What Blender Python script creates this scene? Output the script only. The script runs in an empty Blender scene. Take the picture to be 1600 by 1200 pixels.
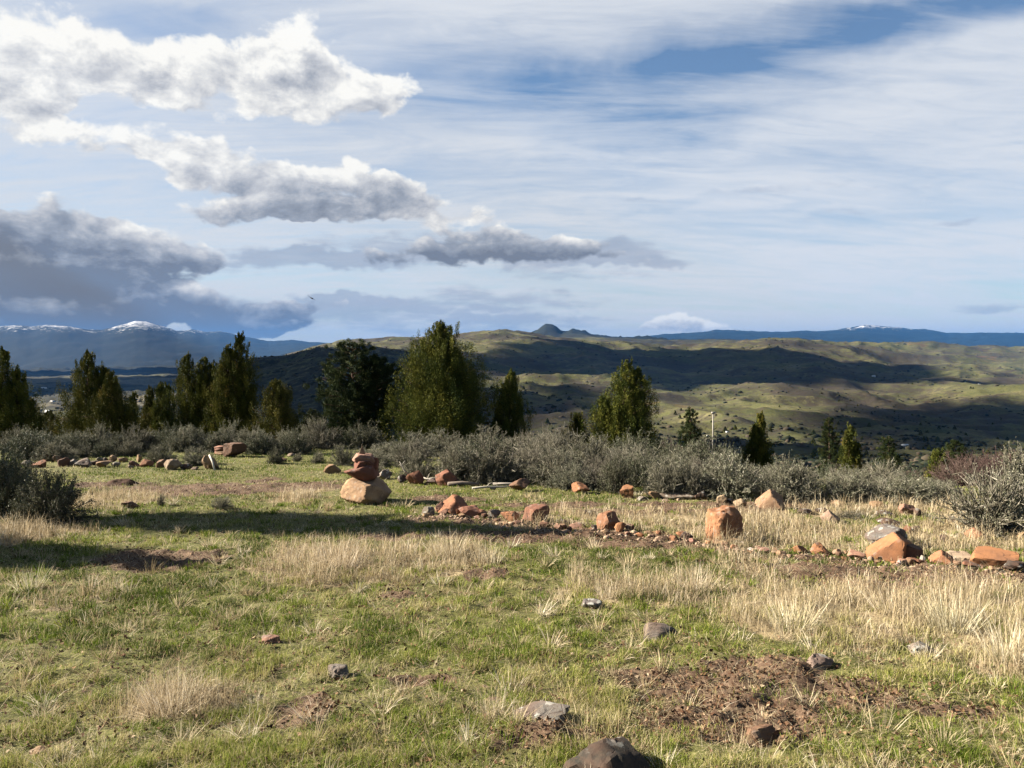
SUN_E = 5.0; SKY_S = .05; EXPO = 2.42; CG = 4.15; ALB = .60; HAZE = 1.6e-5
NGREEN = 1000000; NDRY = 420000; NLEAF = 110000
import bpy, math
import numpy as np
from mathutils import Vector, Matrix
sc = bpy.context.scene
COL = sc.collection
RNG = np.random.default_rng
F = 1200.0          # focal length in photo pixels
HY = 545.0          # horizon row
ZC = 1.6            # eye height
SLOPE = 0.06        # the field falls away gently
SUN_AZ, SUN_EL = math.radians(-80), math.radians(27)
SUN = np.array([math.sin(SUN_AZ)*math.cos(SUN_EL), math.cos(SUN_AZ)*math.cos(SUN_EL), math.sin(SUN_EL)])

# ---------------------------------------------------------------- noise
def _h(ix, iy, iz, seed):
    h = (ix.astype(np.int64)*374761393 + iy.astype(np.int64)*668265263 + iz.astype(np.int64)*2147483647 + seed*974634777) & 0xffffffff
    h = ((h ^ (h >> 13))*1274126177) & 0xffffffff
    h = ((h ^ (h >> 16))*2246822519) & 0xffffffff
    return ((h ^ (h >> 15)) & 0xffffff)/float(0xffffff)
def _q(t): return t*t*t*(t*(t*6-15)+10)
def vn2(x, y, seed=0):
    x = np.asarray(x, float); y = np.asarray(y, float)
    ix = np.floor(x); iy = np.floor(y); fx = _q(x-ix); fy = _q(y-iy); z = np.zeros_like(ix)
    a = _h(ix, iy, z, seed); b = _h(ix+1, iy, z, seed); c = _h(ix, iy+1, z, seed); d = _h(ix+1, iy+1, z, seed)
    return (a+(b-a)*fx)*(1-fy)+(c+(d-c)*fx)*fy
def fbm(x, y, oct=4, seed=0):
    s = 0; a = .5; t = 0
    for o in range(oct):
        s = s+a*vn2(x*2**o+o*17.3, y*2**o-o*9.1, seed+o); t += a; a *= .5
    return s/t
def vn3(p, seed=0):
    i = np.floor(p); f = _q(p-i); r = 0
    for dx in (0, 1):
        for dy in (0, 1):
            for dz in (0, 1):
                w = (f[:, 0] if dx else 1-f[:, 0])*(f[:, 1] if dy else 1-f[:, 1])*(f[:, 2] if dz else 1-f[:, 2])
                r = r+w*_h(i[:, 0]+dx, i[:, 1]+dy, i[:, 2]+dz, seed)
    return r
def fbm3(p, oct=3, seed=0):
    s = 0; a = .5; t = 0
    for o in range(oct):
        s = s+a*vn3(p*2**o+o*7.7, seed+o); t += a; a *= .5
    return s/t
def sstep(a, b, x):
    t = np.clip((x-a)/(b-a), 0, 1); return t*t*(3-2*t)

# ---------------------------------------------------------------- mesh helpers
def mesh_np(name, V, polys, mat=None, attrs=None, smooth=False, parent=None, link=True):
    me = bpy.data.meshes.new(name)
    V = np.asarray(V, np.float32); me.vertices.add(len(V)); me.vertices.foreach_set('co', V.ravel())
    polys = [np.asarray(p, np.int32) for p in polys if len(p)]
    li = np.concatenate([p.ravel() for p in polys])
    st = []; o = 0
    for p in polys:
        n, k = p.shape; st.append(o+np.arange(n, dtype=np.int32)*k); o += n*k
    st = np.concatenate(st).astype(np.int32)
    me.loops.add(len(li)); me.loops.foreach_set('vertex_index', li)
    me.polygons.add(len(st)); me.polygons.foreach_set('loop_start', st)
    if smooth: me.polygons.foreach_set('use_smooth', np.ones(len(st), bool))
    me.update(calc_edges=True)
    for k, v in (attrs or {}).items():
        a = me.attributes.new(k, 'FLOAT', 'POINT'); a.data.foreach_set('value', np.asarray(v, np.float32))
    if mat: me.materials.append(mat)
    if not link: return me
    return link_me(name, me, parent)
def link_me(name, me, parent=None):
    o = bpy.data.objects.new(name, me); COL.objects.link(o)
    if parent: o.parent = parent
    return o
def empty(name, loc, rz=0, s=1.0):
    o = bpy.data.objects.new(name, None); COL.objects.link(o); o.location = loc; o.rotation_euler = (0, 0, rz)
    o.scale = (s, s, s) if np.isscalar(s) else s
    o.empty_display_size = .1
    return o
def tag(o, label=None, cat=None, group=None, kind=None):
    for k, v in (('label', label), ('category', cat), ('group', group), ('kind', kind)):
        if v: o[k] = v
    return o
class MB:
    """collects vertices and faces for one mesh"""
    def __init__(s): s.V = []; s.P = {}; s.n = 0; s.T = []
    def add(s, V, polys, t=0.0):
        V = np.asarray(V, float)
        for p in polys:
            p = np.asarray(p, int)
            if len(p): s.P.setdefault(p.shape[1], []).append(p+s.n)
        s.V.append(V); s.n += len(V); s.T.append(np.broadcast_to(np.asarray(t, float), (len(V),)))
    def tube(s, pts, rad, k=5, t=0.0, caps=True):
        pts = np.asarray(pts, float); n = len(pts); rad = np.broadcast_to(np.asarray(rad, float), (n,))
        tg = np.gradient(pts, axis=0); tg /= np.linalg.norm(tg, axis=1)[:, None]+1e-9
        up = np.where(np.abs(tg[:, 2:3]) > .9, np.array([[1., 0, 0]]), np.array([[0, 0, 1.]]))
        a = np.cross(tg, up); a /= np.linalg.norm(a, axis=1)[:, None]+1e-9; b = np.cross(tg, a)
        an = np.arange(k)*2*math.pi/k
        V = (pts[:, None]+rad[:, None, None]*(a[:, None]*np.cos(an)[None, :, None]+b[:, None]*np.sin(an)[None, :, None])).reshape(-1, 3)
        i = np.arange(n-1)[:, None]*k; j = np.arange(k)[None]; j2 = (j+1) % k
        Q = np.stack([i+j, i+j2, i+k+j2, i+k+j], -1).reshape(-1, 4)
        P = [Q]
        if caps: P += [np.arange(k)[None, ::-1], (n-1)*k+np.arange(k)[None]]
        s.add(V, P, t)
    def box(s, c, d, rz=0.0, t=0.0, M=None):
        x, y, z = [v/2 for v in d]
        V = np.array([[-x,-y,-z],[x,-y,-z],[x,y,-z],[-x,y,-z],[-x,-y,z],[x,-y,z],[x,y,z],[-x,y,z]])
        if M is not None: V = V@np.asarray(M).T
        cz, sz = math.cos(rz), math.sin(rz)
        V = np.stack([V[:,0]*cz-V[:,1]*sz, V[:,0]*sz+V[:,1]*cz, V[:,2]], 1)+np.asarray(c)
        s.add(V, [np.array([[0,3,2,1],[4,5,6,7],[0,1,5,4],[1,2,6,5],[2,3,7,6],[3,0,4,7]])], t)
    def build(s, name, mat, parent=None, smooth=False, link=True):
        V = np.concatenate(s.V); polys = [np.concatenate(v) for v in s.P.values()]
        return mesh_np(name, V, polys, mat, {'tint': np.concatenate(s.T)}, smooth, parent, link)

# ---------------------------------------------------------------- lie of the land
PK = None
ROWS = [  # (distance, [(photo column, row where ground at that distance is seen)])
 (24,   [(850,697),(1150,741),(1400,770)]), (32, [(850,706),(1150,750),(1400,780)]), (50, [(850,727),(1150,760),(1400,785)]), (100, [(850,748),(1150,765),(1400,776)]), (250, [(850,744),(1150,752),(1400,758)]),
 (600,  [(0,700),(390,708),(700,722),(1000,728),(1300,726),(1600,728)]),
 (1000, [(0,674),(300,676),(390,690),(620,692),(900,700),(1100,703),(1300,700),(1430,697),(1600,706)]),
 (1600, [(0,652),(300,652),(390,652),(500,645),(620,640),(735,640),(850,652),(1000,661),(1200,662),(1400,672),(1600,682)]),
 (2400, [(0,638),(300,636),(390,612),(500,596),(620,594),(735,600),(850,617),(1000,627),(1200,630),(1400,642),(1600,650)]),
 (3000, [(0,629),(300,626),(390,586),(450,576),(500,566),(620,568),(735,578),(850,591),(900,591),(1000,591),(1100,597),(1200,600),(1300,603),(1400,612),(1600,620)]),
 (3500, [(0,622),(330,618),(390,561),(447,557),(497,545),(521,549),(612,548),(690,549),(735,563),(780,573),(850,597),(1000,601),(1200,609),(1400,606),(1500,603),(1600,606)]),
 (4500, [(0,611),(330,606),(390,577),(450,566),(500,553),(620,552),(690,551),(735,551),(780,554),(850,570),(1000,579),(1200,580),(1400,588),(1600,595)]),
 (6000, [(0,601),(330,597),(390,582),(450,563),(500,541),(560,538),(620,536),(690,535),(735,532),(780,528),(850,536),(1000,555),(1100,555),(1200,545),(1300,553),(1400,566),(1500,560),(1600,572)]),
 (7500, [(0,595),(330,591),(390,580),(440,560),(481,545),(505,536),(532,532),(567,532),(612,529),(647,531),(700,528),(740,522),(765,519),(790,520),(830,525),(850,528),(900,532),(950,535),(1000,538),(1050,541),(1100,537),(1150,533),(1200,529),(1250,530),(1300,536),(1370,537),(1450,537),(1500,539),(1600,542),(1900,545)]),
 (9000, [(0,592),(330,588),(390,583),(450,562),(500,545),(620,537),(780,525),(850,529),(1000,543),(1200,536),(1600,548)]),
 (12000,[(0,585),(330,582),(390,580),(500,545),(620,537),(780,530),(850,528),(920,527),(1000,529),(1050,532),(1100,531),(1150,532),(1200,534),(1600,545)]),
 (15000,[(-300,578),(0,580),(150,576),(300,572),(390,565),(500,545),(740,530),(810,525),(835,520),(845,512),(852,507),(862,507),(870,511),(877,518),(888,517),(893,514),(905,517),(915,519),(925,524),(960,528),(1000,526),(1040,531),(1120,531),(1300,540),(1600,548)]),
 (19000,[(0,582),(390,570),(500,548),(800,535),(1600,548)]),
 (30000,[(-400,520),(-150,509),(0,512),(27,510),(48,513),(75,510),(107,512),(139,517),(160,518),(187,511),(211,504),(228,505),(240,508),(256,512),(277,519),(301,516),(320,520),(344,519),(384,528),(419,535),(457,533),(484,537),(560,540),(690,532),(720,524),(735,521),(753,519),(775,523),(800,526),(850,529),(900,525),(960,527),(1000,527),(1050,524),(1095,520),(1131,517),(1180,520),(1215,521),(1255,519),(1287,520),(1313,516),(1337,512),(1353,510),(1372,511),(1401,512),(1420,515),(1447,517),(1481,522),(1513,521),(1548,521),(1575,521),(1607,523),(1900,522)]),
 (42000,[(0,545)]),
]
RL = np.log(np.array([r[0] for r in ROWS], float))
def _knots(k, px):
    kn = ROWS[k][1]; xs = [a for a, b in kn]; ys = [b for a, b in kn]
    return np.interp(px, xs, ys)
def H(x, y):
    x = np.asarray(x, float); y = np.asarray(y, float); sh = np.broadcast(x, y).shape
    x = np.broadcast_to(x, sh).ravel(); y = np.broadcast_to(y, sh).ravel()
    yb = np.interp(800+F*x/np.maximum(y, 4), [800,1000,1200,1400,1600], [26,18.5,15,13.6,13.2])
    q = np.maximum(y-yb+1.5, 0); near = -SLOPE*y-.14*np.where(q < 3, q*q/6, q-1.5)+.10*(fbm(x/5+3.1, y/5, 3, 5)-.5)*sstep(2, 7, y)
    z = near.copy()
    far = y > 20
    if far.any():
        X = x[far]; D = y[far]; px = np.clip(800+F*X/D, -700, 2300); L = np.log(D)
        K = len(ROWS); Y = np.stack([_knots(k, px) for k in range(K)], 1)
        R = np.repeat(RL[None], len(D), 0)
        for k in range(5, K-1):
            R[:, k] += .07*np.sin(px/(97+13*k)+k*1.7)+.035*np.sin(px/(31+3*k)+k*.9)
        Z = -(Y-HY)/F                       # tangent of the elevation, eye at ZC
        dl = np.diff(R, axis=1); s = np.diff(Z, axis=1)/dl
        m = np.zeros_like(Z); p = s[:, :-1]*s[:, 1:]
        m[:, 1:-1] = np.where(p > 0, 2*p/(s[:, :-1]+s[:, 1:]+1e-12*np.sign(s[:, 1:]+1e-30)), 0)
        m[:, 0] = s[:, 0]; m[:, -1] = s[:, -1]
        idx = np.clip((R <= L[:, None]).sum(1)-1, 0, K-2); ar = np.arange(len(D))
        h = dl[ar, idx]; t = np.clip((L-R[ar, idx])/h, 0, 1)
        t2 = t*t; t3 = t2*t
        tan = (2*t3-3*t2+1)*Z[ar, idx]+(t3-2*t2+t)*h*m[ar, idx]+(-2*t3+3*t2)*Z[ar, idx+1]+(t3-t2)*h*m[ar, idx+1]
        zf = ZC+D*tan
        for lam, amp, sd in ((45, 1.3, 1), (120, 8.5, 2), (300, 32, 3), (800, 42, 4), (2200, 26, 6)):
            n = fbm(X/lam, D/lam, 2, 40+sd); n = np.abs(2*n-1)*-1.6+.40 if lam < 1000 else (n-.5)*2
            zf = zf+amp*n*sstep(1.6, 5, D/lam)*(1-.4*sstep(9000, 14000, D))
        fm = sstep(14500, 20000, D)
        zf = zf+fm*(150*(.42-np.abs(2*fbm(X/2600+7, D/2600, 3, 71)-1))+28*(fbm(X/420, D/420, 3, 72)-.5))
        zf = zf+sstep(13600, 14500, D)*sstep(17500, 16000, D)*(90*(fbm(X/230, D/230, 3, 81)-.5)+40*(.4-np.abs(2*fbm(X/90, D/90, 2, 82)-1)))
        far_w = sstep(20, 24, D)
        z[far] = near[far]*(1-far_w)+zf*far_w
    return z.reshape(sh)
def Hs(x, y): return float(H(np.array([x]), np.array([y]))[0])
def at(px, py, lo=1.5, hi=30.0):
    """ground point seen at a photo pixel (near field)"""
    ds = np.geomspace(lo, hi, 700); z = H((px-800)/F*ds, ds)
    rows = HY+F*(ZC-z)/ds
    k = int(np.argmax(rows <= py)) if (rows <= py).any() else int(np.argmin(rows))
    if rows[k] > py: py = rows[k]
    d = ds[k]
    if k > 0:
        a, b = rows[k-1], rows[k]; d = ds[k-1]+(ds[k]-ds[k-1])*(a-py)/(a-b+1e-9)
    return np.array([(px-800)/F*d, d, Hs((px-800)/F*d, d)])
def ell(px, py, rx, ry):
    """ellipse on the ground: centre and half-axes in metres"""
    c = at(px, py); n = at(px, py+ry); f = at(px, py-ry)
    return c[0], c[1], rx*c[1]/F, max(.05, (f[1]-n[1])/2)
def patch(x, y, E, soft=.35, wob=.5, seed=0):
    w = np.zeros_like(x)
    n = (fbm(x*1.3, y*1.3, 3, 90+seed)-.5)*2*wob
    for e in E:
        cx, cy, rx, ry = e
        q = np.sqrt(((x-cx)/rx)**2+((y-cy)/ry)**2)
        w = np.maximum(w, 1-sstep(1-soft, 1+soft, q+n))
    return w
# ---------------------------------------------------------------- node helpers
class NT:
    def __init__(s, nt): s.nt = nt; nt.nodes.clear()
    def n(s, typ, ins=None, **kw):
        nd = s.nt.nodes.new(typ)
        for k, v in kw.items(): setattr(nd, k, v)
        for k, v in (ins or {}).items():
            sk = nd.inputs[k]
            if isinstance(v, bpy.types.NodeSocket): s.nt.links.new(v, sk)
            else: sk.default_value = v
        return nd
    def math(s, op, a, b=0.0, c=0.0, clamp=False):
        return s.n('ShaderNodeMath', {0: a, 1: b, 2: c}, operation=op, use_clamp=clamp).outputs[0]
    def vec(s, op, a, b=None, c=None):
        d = {0: a}
        if b is not None: d[1] = b
        if c is not None: d[2] = c
        nd = s.n('ShaderNodeVectorMath', d, operation=op)
        return nd.outputs['Value'] if op in ('DOT_PRODUCT', 'LENGTH') else nd.outputs['Vector']
    def noise(s, vec, scale, detail=4, rough=.5, dist=0.0, lac=2.0):
        return s.n('ShaderNodeTexNoise', {'Vector': vec, 'Scale': scale, 'Detail': detail, 'Roughness': rough, 'Distortion': dist, 'Lacunarity': lac}).outputs['Fac']
    def ss(s, x, a, b, lo=0.0, hi=1.0):
        return s.n('ShaderNodeMapRange', {'Value': x, 'From Min': a, 'From Max': b, 'To Min': lo, 'To Max': hi}, interpolation_type='SMOOTHSTEP').outputs[0]
    def mix(s, f, a, b, typ='MIX'):
        nd = s.n('ShaderNodeMix', data_type='RGBA', blend_type=typ)
        for k, v in ((0, f), (6, a), (7, b)):
            if isinstance(v, bpy.types.NodeSocket): s.nt.links.new(v, nd.inputs[k])
            else: nd.inputs[k].default_value = v if k == 0 else (tuple(v)+(1,) if len(v) == 3 else v)
        return nd.outputs[2]
    def ramp(s, f, stops):
        nd = s.n('ShaderNodeValToRGB', {'Fac': f}); cr = nd.color_ramp
        while len(cr.elements) < len(stops): cr.elements.new(.5)
        for e, (p, c) in zip(cr.elements, stops): e.position = p; e.color = tuple(c)+(1,)
        return nd.outputs['Color']
    def attr(s, name): return s.n('ShaderNodeAttribute', attribute_name=name).outputs['Fac']
def material(name):
    m = bpy.data.materials.new(name); m.use_nodes = True; return m, NT(m.node_tree)
def finish(t, col, rough=.85, bump=None, bstr=.4, bdist=.01, trans=0.0, spec=.25):
    col = t.vec('MULTIPLY', col, (ALB, ALB, ALB))     # real-world reflectance
    ins = {'Base Color': col, 'Roughness': rough, 'Specular IOR Level': spec}
    if bump is not None:
        ins['Normal'] = t.n('ShaderNodeBump', {'Height': bump, 'Strength': bstr, 'Distance': bdist}).outputs[0]
    sh = t.n('ShaderNodeBsdfPrincipled', ins).outputs[0]
    if trans > 0:
        tr = t.n('ShaderNodeBsdfTranslucent', {'Color': col}).outputs[0]
        sh = t.n('ShaderNodeMixShader', {0: trans, 1: sh, 2: tr}).outputs[0]
    t.n('ShaderNodeOutputMaterial', {'Surface': sh})
def obj_co(t): return t.n('ShaderNodeTexCoord').outputs['Object']
def pos(t): return t.n('ShaderNodeNewGeometry').outputs['Position']

def foliage_mat(name, stops, trans=.2, rough=.7, vary=.12):
    m, t = material(name)
    c = t.ramp(t.attr('tint'), stops)
    rnd = t.n('ShaderNodeObjectInfo').outputs['Random']
    hsv = t.n('ShaderNodeHueSaturation', {'Hue': t.math('MULTIPLY_ADD', rnd, .03, .485), 'Saturation': 1.0,
              'Value': t.math('MULTIPLY_ADD', rnd, 2*vary, 1-vary), 'Color': c}).outputs[0]
    finish(t, hsv, rough, trans=trans, spec=.04); return m
M = {}
M['juniper'] = foliage_mat('juniper_foliage', [(0, (.022,.034,.010)), (.4, (.080,.090,.018)), (.75, (.170,.155,.030)), (1, (.26,.18,.045))], .06)
M['pine'] = foliage_mat('pine_needles', [(0, (.010,.020,.010)), (.5, (.038,.054,.018)), (1, (.105,.110,.032))], .05)
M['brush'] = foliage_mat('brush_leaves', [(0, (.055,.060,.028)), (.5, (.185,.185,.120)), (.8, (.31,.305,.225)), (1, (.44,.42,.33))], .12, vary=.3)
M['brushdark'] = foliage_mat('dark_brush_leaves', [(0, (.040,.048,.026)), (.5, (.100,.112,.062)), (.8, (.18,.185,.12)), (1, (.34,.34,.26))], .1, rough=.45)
M['bare'] = foliage_mat('bare_red_twigs', [(0, (.045,.028,.024)), (.5, (.11,.072,.062)), (1, (.19,.135,.115))], .0)
M['twig'] = foliage_mat('grey_twigs', [(0, (.06,.052,.036)), (.5, (.165,.150,.108)), (1, (.42,.38,.31))], 0)
M['bark'] = foliage_mat('bark', [(0, (.05,.032,.022)), (1, (.16,.11,.08))], 0, .9)
M['deadwood'] = foliage_mat('weathered_deadwood', [(0, (.25,.21,.17)), (1, (.6,.55,.47))], 0, .8)
M['green'] = foliage_mat('green_grass', [(0, (.075,.110,.016)), (.3, (.148,.215,.024)), (.55, (.270,.315,.046)), (.8, (.48,.41,.17)), (1, (.64,.55,.34))], .3, .55, 0)
M['straw'] = foliage_mat('dry_grass', [(0, (.20,.145,.075)), (.4, (.46,.37,.21)), (.8, (.68,.58,.38)), (1, (.84,.76,.58))], .25, .6, 0)
M['leaf'] = foliage_mat('fallen_leaves', [(0, (.045,.024,.015)), (.4, (.13,.07,.04)), (.75, (.25,.16,.09)), (1, (.42,.33,.22))], .1, .7, 0)
M['scrub'] = foliage_mat('hill_scrub', [(0, (.014,.020,.012)), (.6, (.035,.036,.020)), (1, (.085,.066,.048))], 0, .9, 0)

def stone_mat(name, lichen, dark=.35):
    m, t = material(name); oc = obj_co(t)
    oi = t.n('ShaderNodeObjectInfo'); rnd = oi.outputs['Random']
    p = t.vec('ADD', oc, t.n('ShaderNodeCombineXYZ', {0: t.math('MULTIPLY', rnd, 31.0), 1: t.math('MULTIPLY', rnd, 17.0), 2: 0.0}).outputs[0])
    big = t.noise(p, 4.5, 4, .6); fine = t.noise(p, 30, 5, .65); grit = t.noise(p, 120, 3, .6)
    base = oi.outputs['Color']
    c = t.mix(t.ss(big, .38, .66), t.mix(.55, base, (.14,.075,.05)), base)
    c = t.mix(t.ss(fine, .45, .7, 0, .45), c, t.mix(.7, t.mix(.5, base, (.50,.34,.20)), base))
    c = t.mix(t.ss(grit, .52, .68, 0, dark), c, (.07,.045,.032))
    v = t.n('ShaderNodeTexVoronoi', {'Vector': p, 'Scale': 14.0, 'Randomness': 1.0}, feature='F1').outputs['Distance']
    lm = t.math('MULTIPLY', t.ss(t.math('ADD', v, t.math('MULTIPLY', t.math('SUBTRACT', fine, .5), .9)), .28, .36, 1, 0), t.ss(t.noise(p, 3.1, 3), .5-lichen*.35, .62-lichen*.2))
    c = t.mix(t.math('MULTIPLY', lm, min(1, .2+lichen)), c, (.38,.38,.34))
    wv = t.vec('ADD', p, t.vec('MULTIPLY', t.n('ShaderNodeTexNoise', {'Vector': p, 'Scale': 9.0, 'Detail': 3.0}).outputs['Color'], (.10, .10, .10)))
    ed = t.n('ShaderNodeTexVoronoi', {'Vector': t.vec('MULTIPLY', wv, (1.0, 1.0, 1.7)), 'Scale': 6.5}, feature='DISTANCE_TO_EDGE').outputs['Distance']
    crack = t.math('MULTIPLY', t.ss(ed, .0, .035, 1, 0), t.ss(t.noise(p, 5.0, 2), .45, .62))
    c = t.mix(t.math('MULTIPLY', crack, .75), c, (.05,.03,.022))
    strata = t.ss(t.noise(t.vec('MULTIPLY', p, (2.0, 2.0, 22.0)), 1.6, 4, .6), .42, .6)
    c = t.mix(t.math('MULTIPLY', strata, .28), c, t.mix(.5, base, (.20,.11,.07)))
    fine = t.math('SUBTRACT', fine, t.math('MULTIPLY', crack, 1.2))
    h = t.math('ADD', t.math('MULTIPLY', fine, .6), t.math('MULTIPLY', grit, .25))
    finish(t, c, .9, h, .45, .008, spec=.15); return m
M['stone'] = stone_mat('red_stone', .08)
M['greystone'] = stone_mat('lichen_stone', .6, .6); M['darkstone'] = stone_mat('black_stone', .25, .7)

def plain(name, col, rough=.6, spec=.3, sc_=20, amt=.25, metal=0):
    m, t = material(name); n = t.noise(obj_co(t), sc_, 4, .6)
    c = t.mix(t.math('MULTIPLY', n, amt), col, tuple(v*.35 for v in col)); finish(t, c, rough, spec=spec); return m
M['pole'] = plain('galvanised_pole', (.36,.33,.29), .5); M['whitepaint'] = plain('white_paint', (.8,.8,.78), .5)
M['roof'] = plain('grey_roof', (.32,.32,.34), .6); M['glass'] = plain('dark_window', (.03,.035,.04), .2); M['bird'] = plain('dark_feathers', (.03,.025,.022), .8)
M['redplank'] = plain('weathered_red_wood', (.22,.10,.06), .85); M['board'] = plain('pale_board', (.78,.76,.70), .7)
M['soilheap'] = plain('dark_soil', (.085,.045,.028), .95, .1, 9, .8)
M['log'] = plain('grey_log', (.26,.21,.17), .9, .1, 30, .7)

# ground of the near field
m, t = material('meadow_soil'); M['ground'] = m
p = pos(t); dirt = t.attr('dirt'); dry = t.attr('dry')
n1 = t.noise(p, 1.6, 5, .6); n2 = t.noise(p, 9, 5, .65); n3 = t.noise(p, 45, 4, .65)
soil = t.ramp(n3, [(.25, (.050,.031,.021)), (.5, (.125,.080,.052)), (.65, (.20,.138,.092)), (.8, (.36,.27,.18))])
turf = t.ramp(t.math('ADD', t.math('MULTIPLY', n3, .6), t.math('MULTIPLY', n2, .4)), [(.3, (.030,.026,.012)), (.45, (.088,.090,.027)), (.57, (.165,.165,.050)), (.70, (.40,.33,.19))])
straw = t.ramp(n3, [(.3, (.15,.11,.06)), (.55, (.33,.26,.15)), (.75, (.46,.38,.24))])
dm = t.ss(t.math('ADD', dirt, t.math('MULTIPLY', t.math('SUBTRACT', n2, .5), 1.3)), .35, .65)
sm = t.ss(t.math('ADD', dry, t.math('MULTIPLY', t.math('SUBTRACT', n1, .5), 1.2)), .35, .7)
bare = t.ss(t.math('ADD', n2, t.math('MULTIPLY', n1, .5)), .84, .98)
c = t.mix(sm, t.mix(bare, turf, soil), straw); c = t.mix(dm, c, soil)
finish(t, c, .95, t.math('ADD', t.math('MULTIPLY', n3, .7), n2), .7, .014, spec=.1)

# hills and mountains
m, t = material('hillside'); M['hills'] = m
p = pos(t); sx = t.n('ShaderNodeSeparateXYZ', {0: p}); X, Y, Z = sx.outputs
a1 = t.noise(p, .0011, 5, .6); a2 = t.noise(p, .006, 5, .65); a3 = t.noise(p, .03, 4, .7); a4 = t.noise(p, .16, 3, .7)
grass = t.ramp(a2, [(.3, (.052,.058,.024)), (.5, (.118,.118,.046)), (.7, (.225,.195,.098))])
scrub = t.ramp(a3, [(.3, (.028,.025,.020)), (.6, (.068,.058,.038)), (.8, (.12,.098,.064))])
k = t.ss(t.math('ADD', t.math('MULTIPLY', a1, .9), t.math('ADD', t.math('MULTIPLY', a3, .55), t.math('MULTIPLY', a2, .55))), .91, 1.09)
c = t.mix(k, grass, scrub)
c = t.mix(t.ss(a4, .53, .66, 0, .65), c, (.026,.028,.018))
c = t.mix(t.ss(t.math('ADD', t.noise(p, .0105, 5, .7), t.math('MULTIPLY', a1, .35)), .68, .80, 0, .7), c, t.mix(a3, (.034,.030,.024), (.080,.062,.050)))
red = t.ss(t.noise(p, .0025, 3, .6), .62, .72)
c = t.mix(t.math('MULTIPLY', red, .5), c, (.16,.085,.045))
# wooded nearer slope and western ridge
wood = t.attr('wood')
c = t.mix(t.math('MULTIPLY', wood, t.ss(t.math('ADD', a3, t.math('MULTIPLY', a2, .5)), .55, .85)), c, (.018,.022,.013))
# farmed valley floor
val = t.attr('valley')
fv = t.n('ShaderNodeTexVoronoi', {'Vector': t.vec('MULTIPLY', p, (.0022, .0009, 0.0)), 'Scale': 1.0}, feature='F1').outputs['Color']
fl = t.ramp(t.n('ShaderNodeSeparateColor', {0: fv}).outputs[0], [(.0, (.018,.022,.014)), (.4, (.032,.032,.024)), (.65, (.075,.078,.042)), (.82, (.18,.16,.11)), (.9, (.04,.036,.026))])
c = t.mix(t.math('MULTIPLY', val, .85), c, t.mix(t.ss(a3, .5, .65, 0, .8), fl, (.022,.024,.018)))
# distant forest and snow
far = t.ss(t.math('ADD', Y, t.math('MULTIPLY', t.math('SUBTRACT', t.noise(p, .0004, 4, .6), .5), 9000)), 9500, 14000)
c = t.mix(far, c, t.mix(a2, (.005,.010,.009), (.016,.022,.018)))
sn = t.math('ADD', Z, t.math('MULTIPLY', t.math('SUBTRACT', t.noise(p, .0042, 7, .72), .5), 2300))
west = t.ss(X, -4000, 6000, 0, 130)
snow = t.math('MULTIPLY', t.ss(t.math('SUBTRACT', sn, west), 790, 900), t.ss(Y, 24000, 25500))
c = t.mix(snow, c, (.62,.64,.68))
finish(t, c, .95, t.math('ADD', t.math('MULTIPLY', a3, 6.0), t.math('MULTIPLY', a4, 1.5)), .6, 1.0, spec=.05)

m, t = material('cloud_white'); M['shade_cloud'] = m
finish(t, t.mix(t.noise(obj_co(t), .002, 3), (.85,.85,.86), (.75,.76,.78)), 1.0, spec=0)
# ---------------------------------------------------------------- camera, sun, sky
cam = bpy.data.cameras.new('camera'); co = bpy.data.objects.new('camera', cam); COL.objects.link(co)
co.location = (0, 0, ZC); co.rotation_euler = (math.radians(90), 0, 0)
cam.sensor_width = 36; cam.lens = 36*F/1600; cam.shift_y = -(600-HY)/1600
cam.clip_start = .1; cam.clip_end = 120000
sc.camera = co
sl = bpy.data.lights.new('sun', 'SUN'); so = bpy.data.objects.new('sun', sl); COL.objects.link(so)
sl.energy = SUN_E; sl.angle = math.radians(.5); sl.color = (1, .90, .76)
so.rotation_euler = Vector(tuple(-SUN)).to_track_quat('-Z', 'Y').to_euler()
sc.view_settings.view_transform = 'Standard'; sc.view_settings.look = 'None'
sc.view_settings.exposure = EXPO; sc.view_settings.gamma = 1; sc.view_settings.use_curve_mapping = False
sc.cycles.max_bounces = 6; sc.cycles.diffuse_bounces = 3; sc.cycles.glossy_bounces = 2; sc.cycles.transmission_bounces = 3
sc.cycles.volume_bounces = 0; sc.cycles.use_denoising = True; sc.cycles.use_adaptive_sampling = True; sc.cycles.adaptive_threshold = .012
sc.cycles.caustics_reflective = False; sc.cycles.caustics_refractive = False

w = bpy.data.worlds.new('World'); sc.world = w; w.use_nodes = True
w.cycles.sampling_method = 'MANUAL'; w.cycles.sample_map_resolution = 512
t = NT(w.node_tree)
d = t.n('ShaderNodeTexCoord').outputs['Generated']
s3 = t.n('ShaderNodeSeparateXYZ', {0: d}); dx, dy, dz = s3.outputs
az = t.math('ARCTAN2', dx, dy); elv = t.math('ARCSINE', dz)
sky = t.n('ShaderNodeTexSky', sky_type='NISHITA', sun_disc=False, sun_elevation=SUN_EL, sun_rotation=SUN_AZ % (2*math.pi), altitude=700, air_density=1.0, dust_density=.6, ozone_density=1.6).outputs[0]
P = t.n('ShaderNodeCombineXYZ', {0: az, 1: elv, 2: 0.0}).outputs[0]
def ae(px, py):
    a = math.atan((px-800)/F); return a, math.atan((HY-py)/F*math.cos(a))
wn = t.n('ShaderNodeTexNoise', {'Vector': P, 'Scale': 9.0, 'Detail': 4.0, 'Roughness': .6}).outputs['Color']
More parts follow.
